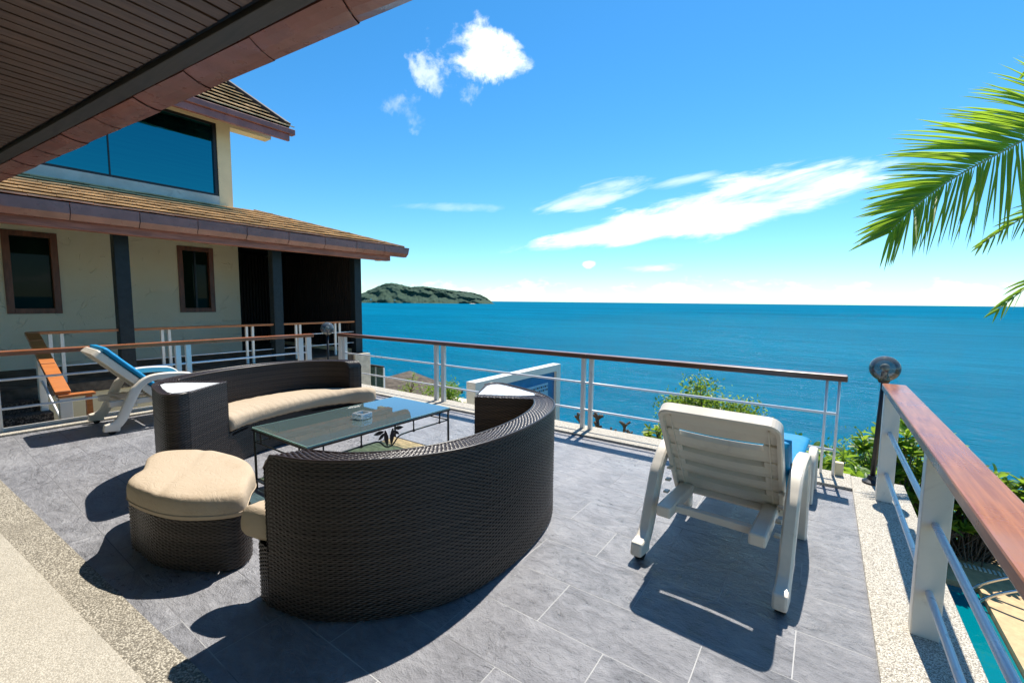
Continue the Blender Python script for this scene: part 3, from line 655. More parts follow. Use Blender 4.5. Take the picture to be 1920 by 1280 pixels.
# blue and white feature wall beyond the front railing
bw = thing('feature_wall', 'freestanding white framed wall with blue panels and patterned tile band beyond the railing', 'wall', (-4.1, 6., -2.9))
FX, F0, F1, FT = -4.0, 4.78, 7.27, .20
m_ = MB(); m_.box(FX-.17, FX, F0, F0+.15, -2.9, FT); m_.box(FX-.17, FX, F1-.15, F1, -2.9, FT); m_.box(FX-.17, FX, F0+.15, F1-.15, FT-.12, FT); m_.build('frame', 'white_paint', bw)
MB().box(FX-.14, FX-.05, F0+.15, F1-.15, -2.9, FT-.121).build('panel', 'blue_panel', bw)
MB().box(FX-.049, FX-.035, F0+.40, F1-.40, -1.6, FT-.30).build('inner_panel', 'blue_light_tile', bw)
for r_ in range(2):
    for k in range(26):
        y = F0+.46+k*.063
        if y < F1-.45: MB().box(FX-.034, FX-.028, y, y+.034, FT-.37-r_*.065, FT-.34-r_*.065).build('mosaic_tile', 'blue_panel' if (k+r_) % 2 else 'dark_column', bw)
# low building below
lb = thing('garden_shed', 'small shed with grey brown roof below the terrace, beyond the railing at left', 'shed', (-10.7, 9, -2.9))
MB().hexa([(-11.9, 8.9, -1.35), (-9.4, 8.9, -1.75), (-11.9, 10.6, -1.2), (-9.4, 10.6, -1.6), (-11.9, 8.9, -1.27), (-9.4, 8.9, -1.67), (-11.9, 10.6, -1.12), (-9.4, 10.6, -1.52)]).build('roof', 'grey_roof', lb)
MB().box(-11.7, -9.6, 9.1, 10.4, -3.5, -1.7).build('wall', 'dark_pebble', lb)
gp = thing('glass_balustrade', 'greenish glass balustrade panel beside the stone corner of the villa', 'glass panel', (-10.6, 8., -2))
MB().box(-10.75, -10.10, 8.02, 8.035, -2.2, -.55).build('pane', 'balustrade_glass', gp)
MB().box(-10.75, -10.10, 8.0, 8.05, -.549, -.50).build('top_bar', 'grey_roof', gp)
for x in (-10.45, -10.10): MB().box(x, x+.03, 8.0, 8.045, -2.9, -.55).build('post', 'metal_paint', gp)
# pool handrail
ph_ = thing('pool_handrail', 'curved chrome handrail at the edge of the pool', 'handrail', (2.1, 8.0, -2.44))
for y in (7.9, 8.22):
    MB().tube(catmull([(1.78, y, -3.2), (1.80, y, -2.62), (1.95, y, -2.33), (2.35, y, -2.05), (2.85, y, -1.80), (3.0, y, -1.85), (3.02, y, -2.44)], 6), .019, 10).build('rail', 'chrome', ph_, smooth=True)
# ================================================================== WICKER FURNITURE
STAKE, ROW = .0215, .0088
def loft(A, B, nrm, rows, phase=0, amp=.0021, half=.46):
    """woven strands running along A..B; returns verts, quads"""
    A, B, nrm = (np.asarray(q, float) for q in (A, B, nrm)); N = len(A); s_ = np.arange(N)*(STAKE/4)
    Vs, Fs = [], []
    for r in range(rows):
        wob = amp*np.cos(math.pi*s_/STAKE+math.pi*(r+phase))
        jit = rng.uniform(-.0005, .0005)+.0004*np.sin(s_*rng.uniform(3, 9)+rng.uniform(0, 6)); wob = wob*rng.uniform(.75, 1.25); slip = .05*np.sin(s_*rng.uniform(4, 14)+rng.uniform(0, 6))
        for e, dn in ((-half, -.0016), (0, .0006), (half, -.0016)):
            tt = ((r+.5+e+slip)/rows)[:, None]
            Vs.append(A+(B-A)*tt+nrm*((wob+dn+jit)[:, None]))
        k = r*3*N; i = np.arange(N-1)
        for q in (0, 1): Fs.append(np.stack([k+q*N+i, k+q*N+i+1, k+(q+1)*N+i+1, k+(q+1)*N+i], 1))
    return np.concatenate(Vs), np.concatenate(Fs)
class WK:
    def __init__(s): s.V = []; s.F = []; s.n = 0; s.bv = MB()
    def add(s, A, B, nrm, rows, **k):
        V, F = loft(A, B, nrm, rows, **k); s.V.append(V); s.F.append(F+s.n); s.n += len(V)
        a = np.asarray(A)-np.asarray(nrm)*.0055; b = np.asarray(B)-np.asarray(nrm)*.0055; n = len(a); st_ = 4
        idx = list(range(0, n, st_)); idx = idx if idx[-1] == n-1 else idx+[n-1]
        q = len(idx); s.bv.add([tuple(a[i]) for i in idx]+[tuple(b[i]) for i in idx], [(i, i+1, q+i+1, q+i) for i in range(q-1)])
    def wall(s, path, z0, z1, sign=1):
        p, l = resample(path, STAKE/4); d = np.gradient(p, axis=0); d /= np.linalg.norm(d, axis=1)[:, None]
        nr = np.stack([d[:, 1], -d[:, 0], 0*d[:, 0]], 1)*sign
        zt = np.full(len(p), z1) if not callable(z1) else np.array([z1(v, l[-1]) for v in l])
        A = np.c_[p, np.full(len(p), z0)]; B = np.c_[p, zt]
        s.add(A, B, nr, int(round((zt.max()-z0)/ROW)))
    def build(s, name, parent):
        o_ = npmesh(name, np.concatenate(s.V), np.concatenate(s.F), 'wicker', parent, True)
        s.bv.build('shell', 'wicker_back', o_); return o_
ZT, ZS = .705, .285
oc = catmull([(-1.915, .885), (-1.745, .925), (-1.61, .995), (-1.475, 1.11), (-1.343, 1.285), (-1.252, 1.535), (-1.235, 1.865), (-1.285, 2.2), (-1.375, 2.43), (-1.495, 2.575), (-1.66, 2.685), (-1.83, 2.745), (-2.00, 2.795), (-2.10, 2.805), (-2.155, 2.755), (-2.148, 2.68)], 10)
podc = np.array([-1.93, 2.297])
ic = catmull([(-1.865, 1.000), (-1.69, 1.065), (-1.565, 1.155), (-1.455, 1.30), (-1.372, 1.54), (-1.357, 1.86), (-1.405, 2.15), (-1.485, 2.36), (-1.57, 2.485)], 10)
fc = catmull([(-1.93, 2.297), (-1.825, 2.08), (-1.775, 1.75), (-1.80, 1.42), (-1.90, 1.16), (-2.015, 1.02), (-2.045, .945), (-2.01, .895), (-1.915, .885)], 8)
def sofa(label, loc, rz):
    t = thing('wicker_sofa', label, 'sofa', (-1.93, 2.297, 0), 0, 'curved wicker sofas round the glass table')
    sd_ = np.array([[-2.148, 2.68]]+[list(np.array([-2.148, 2.68])*(1-q)+podc*q) for q in np.linspace(.05, 1, 12)])
    outer = np.vstack([oc, sd_])
    def rnd(v, L):                                   # the free end of the back is rounded off
        return ZT-(.065-math.sqrt(max(0, .065**2-(.065-v)**2)) if v < .065 else 0)
    wk = WK(); wk.wall(outer, .012, rnd, 1); ob = wk.build('outer_weave', t)
    wk = WK()
    inner = np.vstack([[podc*(1-q)+ic[-1]*q for q in np.linspace(0, 1, 10)], ic[::-1]])
    wk.wall(inner, ZS-.02, lambda v, L: rnd(L-v, L), 1)
    ecap = np.array([ic[0], (ic[0]*.7+oc[0]*.3)+np.array([-.012, 0]), (ic[0]*.3+oc[0]*.7)+np.array([-.012, 0]), oc[0]])
    wk.wall(ecap, ZS-.02, ZT-.063, 1); wk.build('inner_weave', t)
    wk = WK(); wk.wall(fc, .012, ZS, 1); wk.build('seat_weave', t)
    # woven top of the back
    n = 420; sA = np.linspace(0, 1, n)
    def par(c_, s_):
        l = np.r_[0, np.cumsum(np.linalg.norm(np.diff(c_, axis=0), axis=1))]; l /= l[-1]; return np.stack([np.interp(s_, l, c_[:, k]) for k in (0, 1)], 1)
    kk = 91; oback = oc[:kk]
    A = par(oback, sA); B = par(ic, sA)
    L = np.linalg.norm(np.diff(A, axis=0), axis=1).sum()
    n = int(L/(STAKE/4)); sA = np.linspace(0, 1, n); A = par(oback, sA); B = par(ic, sA)
    zz = np.array([rnd(v*L, L) for v in sA])+.002
    wk = WK(); wk.add(np.c_[A, zz], np.c_[B, zz], np.tile([0, 0, 1.], (n, 1)), 13); wk.build('top_weave', t)
    # pod at the end: woven rim round a white glass top
    rim = np.vstack([oc[kk-1:], sd_[1:], [podc*(1-q)+ic[-1]*q for q in np.linspace(.1, 1, 10)], [ic[-1]*(1-q)+oc[kk-1]*q for q in np.linspace(.15, .85, 5)]])
    rp, _ = resample(rim, STAKE/4, True)
    gpoly = np.array([(-1.955, 2.365), (-1.70, 2.505), (-1.625, 2.585), (-1.66, 2.632), (-1.83, 2.695), (-2.00, 2.743), (-2.075, 2.748), (-2.102, 2.71), (-2.095, 2.64)])
    gq, _ = resample(gpoly, .004, True)
    rin = np.array([gq[np.argmin(((gq-p)**2).sum(1))] for p in rp])
    wk = WK(); wk.add(np.c_[rp, np.full(len(rp), ZT+.002)], np.c_[rin, np.full(len(rp), ZT+.002)], np.tile([0, 0, 1.], (len(rp), 1)), 6); wk.build('pod_rim', t)
    MB().prism([tuple(q) for q in gpoly], ZT-.012, ZT+.003).build('pod_glass', 'side_glass', t)
    for nm, pth in (('edge_braid', oc), ('edge_braid', ic)):
        q = catmull(pth[::6], 2); LL = np.r_[0, np.cumsum(np.linalg.norm(np.diff(q, axis=0), axis=1))]
        MB().tube([(a, b_, rnd(l_, 9)+.002) for (a, b_), l_ in zip(q, LL)], .0055, 6).build(nm, 'wicker', t, smooth=True)
    MB().prism([tuple(q) for q in [np.array([-1.70, 1.8])+(q-np.array([-1.70, 1.8]))*.93 for q in np.vstack([fc[::4], oc[10:90:6]])]], ZS-.03, ZS-.012).build('seat_board', 'wicker_back', t)
    # seat cushion (lies on the seat: a thing of its own)
    nu, nv = 90, 28; V = []
    bk = catmull([(-1.64, 2.42), (-1.53, 2.33), (-1.42, 2.12), (-1.375, 1.86), (-1.39, 1.55), (-1.475, 1.31), (-1.585, 1.17), (-1.71, 1.085), (-1.86, 1.03), (-1.93, .90)], 10)
    ft = catmull([(-1.955, 2.285), (-1.88, 2.10), (-1.835, 1.76), (-1.855, 1.42), (-1.955, 1.15), (-2.06, 1.03), (-2.13, .93), (-2.10, .855)], 12)
    su = np.linspace(0, 1, nu); Bk = par(bk, su); Ft = par(ft, su)
    for i in range(nu):
        u = su[i]; e = min(1, math.sqrt(max(0, 1-(1-min(u, 1-u)/.02)**2)) if min(u, 1-u) < .02 else 1)
        mid = (Bk[i]+Ft[i])/2; hw = (Bk[i]-Ft[i])/2; hgt = .066*(.55+.45*e)
        for j in range(nv):
            th = 2*math.pi*j/nv; cx, sx = math.cos(th), math.sin(th)
            a = math.copysign(abs(cx)**.42, cx); b_ = math.copysign(abs(sx)**.55, sx)
            nz = .0035*mn.noise(Vector((mid[0]*4+a*2, mid[1]*16, b_)))+.002*math.sin(mid[1]*95+4*a)*(1 if a < -.4 else .15)
            p = mid+hw*a*(.985+.015*e)*(.9+.1*e)
            V.append((p[0], p[1], ZS+.045+.062*0+b_*hgt+.018*(1-abs(a)**3)*(b_ > 0)+nz+.02))
    F = [(i*nv+j, i*nv+(j+1) % nv, (i+1)*nv+(j+1) % nv, (i+1)*nv+j) for i in range(nu-1) for j in range(nv)]
    V += [tuple(np.mean(V[:nv], axis=0)), tuple(np.mean(V[(nu-1)*nv:nu*nv], axis=0))]
    c0, c1 = nu*nv, nu*nv+1
    F4 = F+[(c0, (j+1) % nv, j, j) for j in range(0)]
    m_ = MB(); m_.v = V; m_.f = F+[(c0, (j+1) % nv, j) for j in range(nv)]+[(c1, (nu-1)*nv+j, (nu-1)*nv+(j+1) % nv) for j in range(nv)]
    lbl = 'curved beige seat cushion on the far sofa, in full view behind the glass table' if rz else 'curved beige seat cushion on the near sofa, mostly hidden by its back'
    cu = thing('seat_cushion', lbl, 'cushion', (-1.93, 2.297, 0), 0, 'beige cushions of the wicker sofas')
    m_.build('cover', 'beige_fabric', cu, smooth=True)
    for q in (t, cu): q.location = loc; q.rotation_euler = (0, 0, rz)
    return t
sofa('dark brown wicker sofa in the foreground, seen from behind its tall curved back', (-1.93, 2.297, 0), 0)
sofa('dark brown wicker sofa beyond the glass table, its inside facing the camera', (-3.839, 1.526, 0), R(188))
# ottoman
ot = thing('wicker_ottoman', 'low dark wicker ottoman at the left of the near sofa', 'ottoman', (-2.85, .9, 0))
op = catmull([(-2.90, .690), (-2.66, .705), (-2.44, .815), (-2.335, .93), (-2.40, 1.035), (-2.60, 1.10), (-2.90, 1.155), (-3.20, 1.05), (-3.29, .90), (-3.13, .80), (-3.01, .69)], 10, True)
wk = WK(); rp, _ = resample(op, STAKE/4, True); wk.wall(rp, .012, .275, 1); wk.build('weave', ot)
MB().prism([tuple(np.array([-2.83, .92])+(q-np.array([-2.83, .92]))*.95) for q in op[::4]], .25, .262).build('seat_board', 'wicker_back', ot)
oq = thing('ottoman_cushion', 'thick sunlit beige cushion on the low wicker ottoman', 'cushion', (-2.85, .9, .27))
cp, _ = resample(catmull([(-2.93, .668), (-2.68, .70), (-2.50, .765), (-2.36, .88), (-2.325, .97), (-2.41, 1.03), (-2.50, 1.085), (-2.60, 1.155), (-2.78, 1.20), (-2.97, 1.195), (-3.17, 1.145), (-3.34, 1.055), (-3.42, .955), (-3.36, .87), (-3.22, .815), (-3.12, .775), (-3.05, .71)], 8, True), .016, True)
cp = cp[:-1]; cc = np.array([-2.84, .93]); V = []; rings = []
pr = [(.93, .272), (.985, .278), (1.0, .296), (1.003, .33), (.995, .362), (.972, .382), (.94, .391), (.85, .395), (.7, .397), (.5, .398), (.25, .398), (.08, .398)]
for a, z in pr:
    for k, p in enumerate(cp):
        q = cc+(p-cc)*a; nz = (.004*mn.noise(Vector((q[0]*7, q[1]*7, z*9)))+.006*mn.noise(Vector((q[0]*2.5, q[1]*3, 4))))*(z > .3)
        if z > .36: nz -= .006*math.exp(-((q[0]*.6+q[1]*.8+1.02)/.03)**2)
        V.append((q[0], q[1], z+nz))
n = len(cp); F = [(i*n+j, i*n+(j+1) % n, (i+1)*n+(j+1) % n, (i+1)*n+j) for i in range(len(pr)-1) for j in range(n)]
m_ = MB(); m_.v = V; m_.f = F+[tuple((len(pr)-1)*n+j for j in range(n)), tuple(range(n))[::-1]]
m_.build('cover', 'beige_fabric', oq, smooth=True)
MB().tube([(*(cc+(p-cc)*1.004), .300) for p in cp]+[(*(cc+(cp[0]-cc)*1.004), .300)], .0028, 5, False).build('piping', 'beige_fabric', oq, smooth=True)

# ================================================================== GLASS TABLE
tb = thing('coffee_table', 'glass topped coffee table with black wrought iron frame between the sofas', 'table', (-2.925, 2.09, 0))
X0, X1, Y0, Y1, TZ = -3.28, -2.57, 1.45, 2.73, .440
MB().box(X0, X1, Y0, Y1, TZ-.001, TZ).box(X0, X1, Y0, Y1, TZ+.0095, TZ+.0105).build('glass_top', 'table_glass', tb)
MB().box(X0-.002, X0+.001, Y0, Y1, TZ-.001, TZ+.0105).box(X1-.001, X1+.002, Y0, Y1, TZ-.001, TZ+.0105).box(X0, X1, Y0-.002, Y0+.001, TZ-.001, TZ+.0105).box(X0, X1, Y1-.001, Y1+.002, TZ-.001, TZ+.0105).build('glass_edge', 'glass_edge', tb)
for x in (X0+.01, X1-.01):
    for y in (Y0+.01, Y1-.01): MB().tube([(x, y, 0), (x, y, TZ-.002)], .009, 8).build('leg', 'iron', tb, smooth=True)
ht_ = MB()
for a, b_ in (((X0, Y0), (X1, Y0)), ((X1, Y0), (X1, Y1)), ((X1, Y1), (X0, Y1)), ((X0, Y1), (X0, Y0))): ht_.beam((a[0], a[1], TZ-.008), (b_[0], b_[1], TZ-.008), .014, .012)
ht_.build('top_frame', 'iron', tb)
ym = (Y0+Y1)/2
for x in (X0+.01, X1-.01):
    MB().tube(catmull([(x, Y0+.01, .345), (x, Y0+.3, .345), (x, ym-.17, .345), (x, ym-.09, .335), (x, ym-.03, .285), (x, ym+.03, .285), (x, ym+.09, .335), (x, ym+.17, .345), (x, Y1-.3, .345), (x, Y1-.01, .345)], 5), .0058, 7).build('lower_rod', 'iron', tb, smooth=True)
    for dy in (.115, .40, .88, 1.165): MB().tube([(x, Y0+dy, .335), (x, Y0+dy, .352), (x, Y0+dy, .356), (x, Y0+dy, TZ-.01)], [.009, .009, .0055, .0055], 7).build('spacer', 'iron', tb, smooth=True)
    for sg in (-1, 1):                                   # leaf ornament
        def lf(base, tip, wd, nm='iron_leaf'):
            b0, t0 = Vector(base), Vector(tip); d = t0-b0; sd2 = Vector((0, d.z, -d.y)).normalized(); pts = []
            prf = [(0, .05), (.2, .6), (.45, 1), (.7, .75), (.9, .3), (1, .02)]
            for u, w_ in prf: pts.append(b0+d*u+sd2*wd*w_/2)
            for u, w_ in prf[::-1]: pts.append(b0+d*u-sd2*wd*w_/2)
            n_ = len(pts); vs_ = [(p.x-.004, p.y, p.z) for p in pts]+[(p.x+.004, p.y, p.z) for p in pts]
            MB().add(vs_, [tuple(range(n_)), tuple(range(n_, 2*n_))[::-1]]+[(i, (i+1) % n_, n_+(i+1) % n_, n_+i) for i in range(n_)]).build(nm, 'iron', tb)
        lf((x, ym+sg*.035, TZ-.03), (x, ym+sg*.018, .288), .036, 'iron_petal')
        lf((x, ym+sg*.045, .405), (x, ym+sg*.135, .398), .030)
        lf((x, ym+sg*.042, .390), (x, ym+sg*.095, .350), .024)
for y in (Y0+.01, Y1-.01):
    MB().tube([(X0+.01, y, .345), (X1-.01, y, .345)], .0058, 7).build('lower_rod', 'iron', tb, smooth=True)
    for dx in (.1, .6): MB().tube([(X0+dx, y, .34), (X0+dx, y, TZ-.01)], .0055, 7).build('spacer', 'iron', tb, smooth=True)
fr2 = MB()
for a, b_ in (((X0+.01, Y0+.01), (X1-.01, Y0+.01)), ((X1-.01, Y0+.01), (X1-.01, Y1-.01)), ((X1-.01, Y1-.01), (X0+.01, Y1-.01)), ((X0+.01, Y1-.01), (X0+.01, Y0+.01))): fr2.beam((a[0], a[1], .062), (b_[0], b_[1], .062), .012, .012)
fr2.build('shelf_frame', 'iron', tb)
y = Y0+.03
while y < Y1-.03:
    MB().tube([(X0+.02, y, .066+random.uniform(-.001, .001)), (X1-.02, y, .066+random.uniform(-.001, .001))], .0085, 6).build('shelf_cane', 'mat_cane', tb, smooth=True); y += .0195
at_ = thing('ashtray', 'clear square cut glass ashtray on the glass table', 'ashtray', (-2.87, 2.07, TZ+.011), R(12))
XF[at_.name] = Matrix.Identity(4)
a = .058; hz = .045
m_ = MB(); ring = []
sqr = lambda r_, z: [(-r_+.012, -r_, z), (r_-.012, -r_, z), (r_, -r_+.012, z), (r_, r_-.012, z), (r_-.012, r_, z), (-r_+.012, r_, z), (-r_, r_-.012, z), (-r_, -r_+.012, z)]
lay = [(.046, 0), (a, .006), (a, .020), (a-.004, .022), (a, .024), (a, hz-.004), (a-.004, hz), (a-.018, hz), (a-.024, .016)]
vs_ = sum([sqr(r_, z) for r_, z in lay], []); n_ = len(lay)
m_.add(vs_, [(i*8+j, i*8+(j+1) % 8, (i+1)*8+(j+1) % 8, (i+1)*8+j) for i in range(n_-1) for j in range(8)]+[tuple(range(8))[::-1], tuple((n_-1)*8+j for j in range(8))])
m_.build('bowl', 'ash_glass', at_)

# ================================================================== SUN LOUNGERS (built at the origin, then placed)
def lounger(label, loc, rz, seed):
    t = thing('sun_lounger', label, 'sun lounger', (0, 0, 0), 0, 'white plastic sun loungers')
    pl = 'white_plastic'
    for sg in (-1, 1):
        xo = sg*.325
        arch = catmull([(xo, -.035, .070), (xo, .02, .088), (xo, .075, .15), (xo, .15, .32), (xo, .215, .445), (xo, .33, .525), (xo, .54, .53), (xo, .68, .50), (xo, .745, .40), (xo, .775, .22), (xo, .80, .0)], 5)
        hts = [.085]*8+[.080]*12+[.066]*(len(arch)-20)
        MB().sweep(arch, .060, hts, (1, 0, 0)).build('armrest_leg', pl, t, smooth='angle')
        MB().hexa([(xo-.031, -.078, .036), (xo+.031, -.078, .036), (xo-.031, .05, .022), (xo+.031, .05, .022), (xo-.031, -.068, .108), (xo+.031, -.068, .108), (xo-.031, .06, .125), (xo+.031, .06, .125)]).build('foot', pl, t, bevel=.012)
        m_ = MB(); m_.tube([(xo-.022, -.01, .031), (xo+.022, -.01, .031)], .031, 16); m_.build('wheel', 'rubber', t)
        for k in range(4): MB().box(xo-sg*.052-.014, xo-sg*.052+.022*0+.014, .175+k*.022, .215+k*.022, .24+k*.062, .252+k*.062).build('adjuster_notch', pl, t, bevel=.004)
        MB().box(sg*.215-.037, sg*.215+.037, .0, 1.62, .255, .315).build('side_rail', pl, t, bevel=.010)
        leg = catmull([(xo-sg*.01, 1.36, .0), (xo-sg*.01, 1.38, .15), (xo-sg*.01, 1.42, .28), (xo-sg*.01, 1.52, .325), (xo-sg*.01, 1.62, .28), (xo-sg*.01, 1.66, .14), (xo-sg*.01, 1.68, 0)], 4)
        MB().sweep(leg, .05, .05, (1, 0, 0)).build('front_leg', pl, t, smooth='angle')
        MB().box(min(sg*.25, sg*.30), max(sg*.25, sg*.30), .62, .70, .25, .32).build('bracket', pl, t, bevel=.005)
    MB().box(-.18, .18, .085, .125, .262, .300).build('crossbar', pl, t, bevel=.005)
    for k in range(12): MB().box(-.178, .178, .50+k*.098, .50+k*.098+.075, .318, .334).build('seat_slat', pl, t, bevel=.004)
    # backrest, reclined
    B0, B1 = Vector((0, .435, .29)), (Vector((0, .065, .845)) if seed == 1 else Vector((0, -.07, .84))); vv = (B1-B0); Lb = vv.length; vv.normalize(); nn = Vector((0, -vv.z, vv.y)).normalized(); nn = nn if nn.y < 0 else -nn   # nn points to the rear
    def bp(u, v, d): return Vector((u, 0, 0))+B0+vv*v+nn*d
    hw = .28
    def outline(h_, v0, v1, r_, n_=7):
        pts = []
        for cx, cy, a0 in ((h_-r_, v1-r_, 0), (-h_+r_, v1-r_, 90), (-h_+r_*.5, v0+r_*.5, 180), (h_-r_*.5, v0+r_*.5, 270)):
            rr_ = r_ if a0 < 180 else r_*.5
            for k in range(n_): an = R(a0+90*k/(n_-1)); pts.append((cx+rr_*math.cos(an), cy+rr_*math.sin(an)))
        return pts
    O1 = outline(hw, 0, Lb, .055); O2 = outline(hw-.006, .006, Lb-.010, .05); I1 = outline(hw-.022, .02, Lb-.026, .045)
    n_ = len(O1); m_ = MB()
    lays = [[bp(u, v, -.012) for u, v in I1], [bp(u, v, -.014) for u, v in O2], [bp(u, v, -.004) for u, v in O1], [bp(u, v, .050) for u, v in O1], [bp(u, v, .054) for u, v in O2], [bp(u, v, .050) for u, v in I1]]
    m_.add(sum(lays, []), [(i*n_+j, i*n_+(j+1) % n_, ((i+1) % 6)*n_+(j+1) % n_, ((i+1) % 6)*n_+j) for i in range(6) for j in range(n_)])
    bf = m_.build('backrest_frame', pl, t, smooth=False)
    def slat(v0, v1, name='back_slat', sag0=.018, sag1=.018, d=.0, bow=.012):
        m_ = MB(); nu = 16; prof_ = [(0, -.004), (.12, .020), (.5, .029), (.88, .020), (1, -.004)]; rows_ = []
        for i in range(nu+1):
            u = (i/nu*2-1)*(hw-.022); k_ = 1-(u/(hw-.022))**2
            va, vb = v0-sag0*k_, v1-sag1*k_
            rows_.append([bp(u, va+(vb-va)*q, d+e-bow*k_*0) for q, e in prof_]+[bp(u, va+(vb-va)*q, d-.006) for q, e in prof_[::-1]])
        vs_ = sum(rows_, []); m2 = 10
        m_.add(vs_, [(i*m2+j, i*m2+(j+1) % m2, (i+1)*m2+(j+1) % m2, (i+1)*m2+j) for i in range(nu) for j in range(m2)]+[tuple(range(m2))[::-1], tuple(nu*m2+j for j in range(m2))])
        return m_.build(name, pl, t, smooth=False)
    cuts = [Lb-.020, Lb-.185, Lb-.305, Lb-.42, Lb-.525, .015]
    gp_ = [.020, .019, .019, .018]
    for k in range(5):
        v1 = cuts[k]-(0 if k == 0 else gp_[k-1]/2); v0 = cuts[k+1]+(0 if k == 4 else gp_[min(k, 3)]/2)
        slat(v0, v1, 'back_panel' if k == 0 else 'back_slat', 0 if k == 4 else .018, 0 if k == 0 else .018)
    for sg in (-1, 1):
        for k in range(4):
            v = cuts[k+1]; MB().hexa([bp(sg*(hw-.075), v-.022, -.005), bp(sg*(hw-.02), v-.022, -.005), bp(sg*(hw-.075), v+.022, -.005), bp(sg*(hw-.02), v+.022, -.005), bp(sg*(hw-.085), v-.030, .024), bp(sg*(hw-.02), v-.030, .030), bp(sg*(hw-.085), v+.016, .024), bp(sg*(hw-.02), v+.016, .030)]).build('slot_end', pl, t, bevel=.004)
        m_ = MB(); a_ = [bp(sg*(hw-.055), .02, .0), bp(sg*(hw-.055), Lb-.06, .0)]; m_.beam(a_[0]+nn*.02, a_[1]+nn*.02, .006, .026, tuple(nn)); m_.build('back_rib', pl, t)
        MB().box(sg*.2-.022, sg*.2+.022, .40, .455, .30, .335).build('hinge', pl, t, bevel=.006)
    # cushion: a thing of its own
    cu = thing('lounger_cushion', 'folded bright blue cushion on the '+('right lounger' if seed == 1 else 'left lounger')+', lying against its back', 'cushion', (0, 0, 0), 0, 'blue cushions of the sun loungers')
    def pad(fn, nu, nv, name):
        V = []; ns = 20
        for i in range(nu+1):
            u = i/nu; e = math.sqrt(max(0, 1-(1-min(u, 1-u)/.04)**2)) if min(u, 1-u) < .04 else 1
            for j in range(ns):
                th = 2*math.pi*j/ns; cx, sx = math.cos(th), math.sin(th); a = math.copysign(abs(cx)**.35, cx); b_ = math.copysign(abs(sx)**.6, sx)
                V.append(tuple(fn(u, a, b_*(.25+.75*e))))
        F = [(i*ns+j, i*ns+(j+1) % ns, (i+1)*ns+(j+1) % ns, (i+1)*ns+j) for i in range(nu) for j in range(ns)]
        m_ = MB(); m_.v = V; m_.f = F+[tuple(range(ns))[::-1], tuple(nu*ns+j for j in range(ns))]
        m_.build(name, 'blue_fabric', cu, smooth=True)
    top = Lb-.205 if seed == 1 else Lb-.02
    pad(lambda u, a, b_: Vector((a*.296, 0, 0))+B0+vv*(.03+u*(top-.03))-nn*(.046+.030*b_+.004*mn.noise(Vector((a*5, u*9, seed)))), 40, 0, 'back_pad')
    pad(lambda u, a, b_: Vector((a*.285, .50+u*1.16, .366+.030*b_+.004*mn.noise(Vector((a*5, u*12, seed+4))))), 50, 0, 'seat_pad')
    if seed == 1:
        pad(lambda u, a, b_: Vector((a*.296, 0, 0))+B0+vv*(.03+u*(top-.08))-nn*(.112+.028*b_), 30, 0, 'folded_pad')
    for q in (t, cu): q.location = loc; q.rotation_euler = (0, 0, rz)
lounger('white plastic sun lounger at right, seen from behind its slatted backrest', (-.405, 2.235, 0), R(-3.2), 1)
lounger('white plastic sun lounger at far left, in profile by the left railing', (-6.06, 1.24, 0), R(-1.5), 2)
# ================================================================== PLANTS
def leafs(P, Dv, Nv, L, Wd, fold=.25, droop=.15, shape=((0, .05), (.28, .75), (.62, 1.), (.88, .55), (1, .03))):
    """many leaves: bases P, directions D, normals N, lengths L, widths W -> verts, quads"""
    P, Dv, Nv = (np.asarray(q, float) for q in (P, Dv, Nv)); L = np.asarray(L, float)[:, None]; Wd = np.asarray(Wd, float)[:, None]
    Dv = Dv/np.linalg.norm(Dv, axis=1)[:, None]; S = np.cross(Dv, Nv); S /= np.linalg.norm(S, axis=1)[:, None]+1e-9; Nn = np.cross(S, Dv)
    cols = []
    for u, w_ in shape:
        c_ = P+Dv*L*u-np.array([0, 0, 1.])*L*droop*u*u
        cols += [c_-S*Wd*w_/2+Nn*Wd*w_*fold, c_, c_+S*Wd*w_/2+Nn*Wd*w_*fold]
    V = np.stack(cols, 1); k = V.shape[1]; n = len(P); q = []
    for i in range(len(shape)-1):
        for j in (0, 1): q.append([i*3+j, i*3+j+1, (i+1)*3+j+1, (i+1)*3+j])
    F = (np.arange(n)*k)[:, None, None]+np.array(q)[None]
    return V.reshape(-1, 3), F.reshape(-1, 4)
def unit(n):
    v = rng.normal(size=(n, 3)); return v/np.linalg.norm(v, axis=1)[:, None]
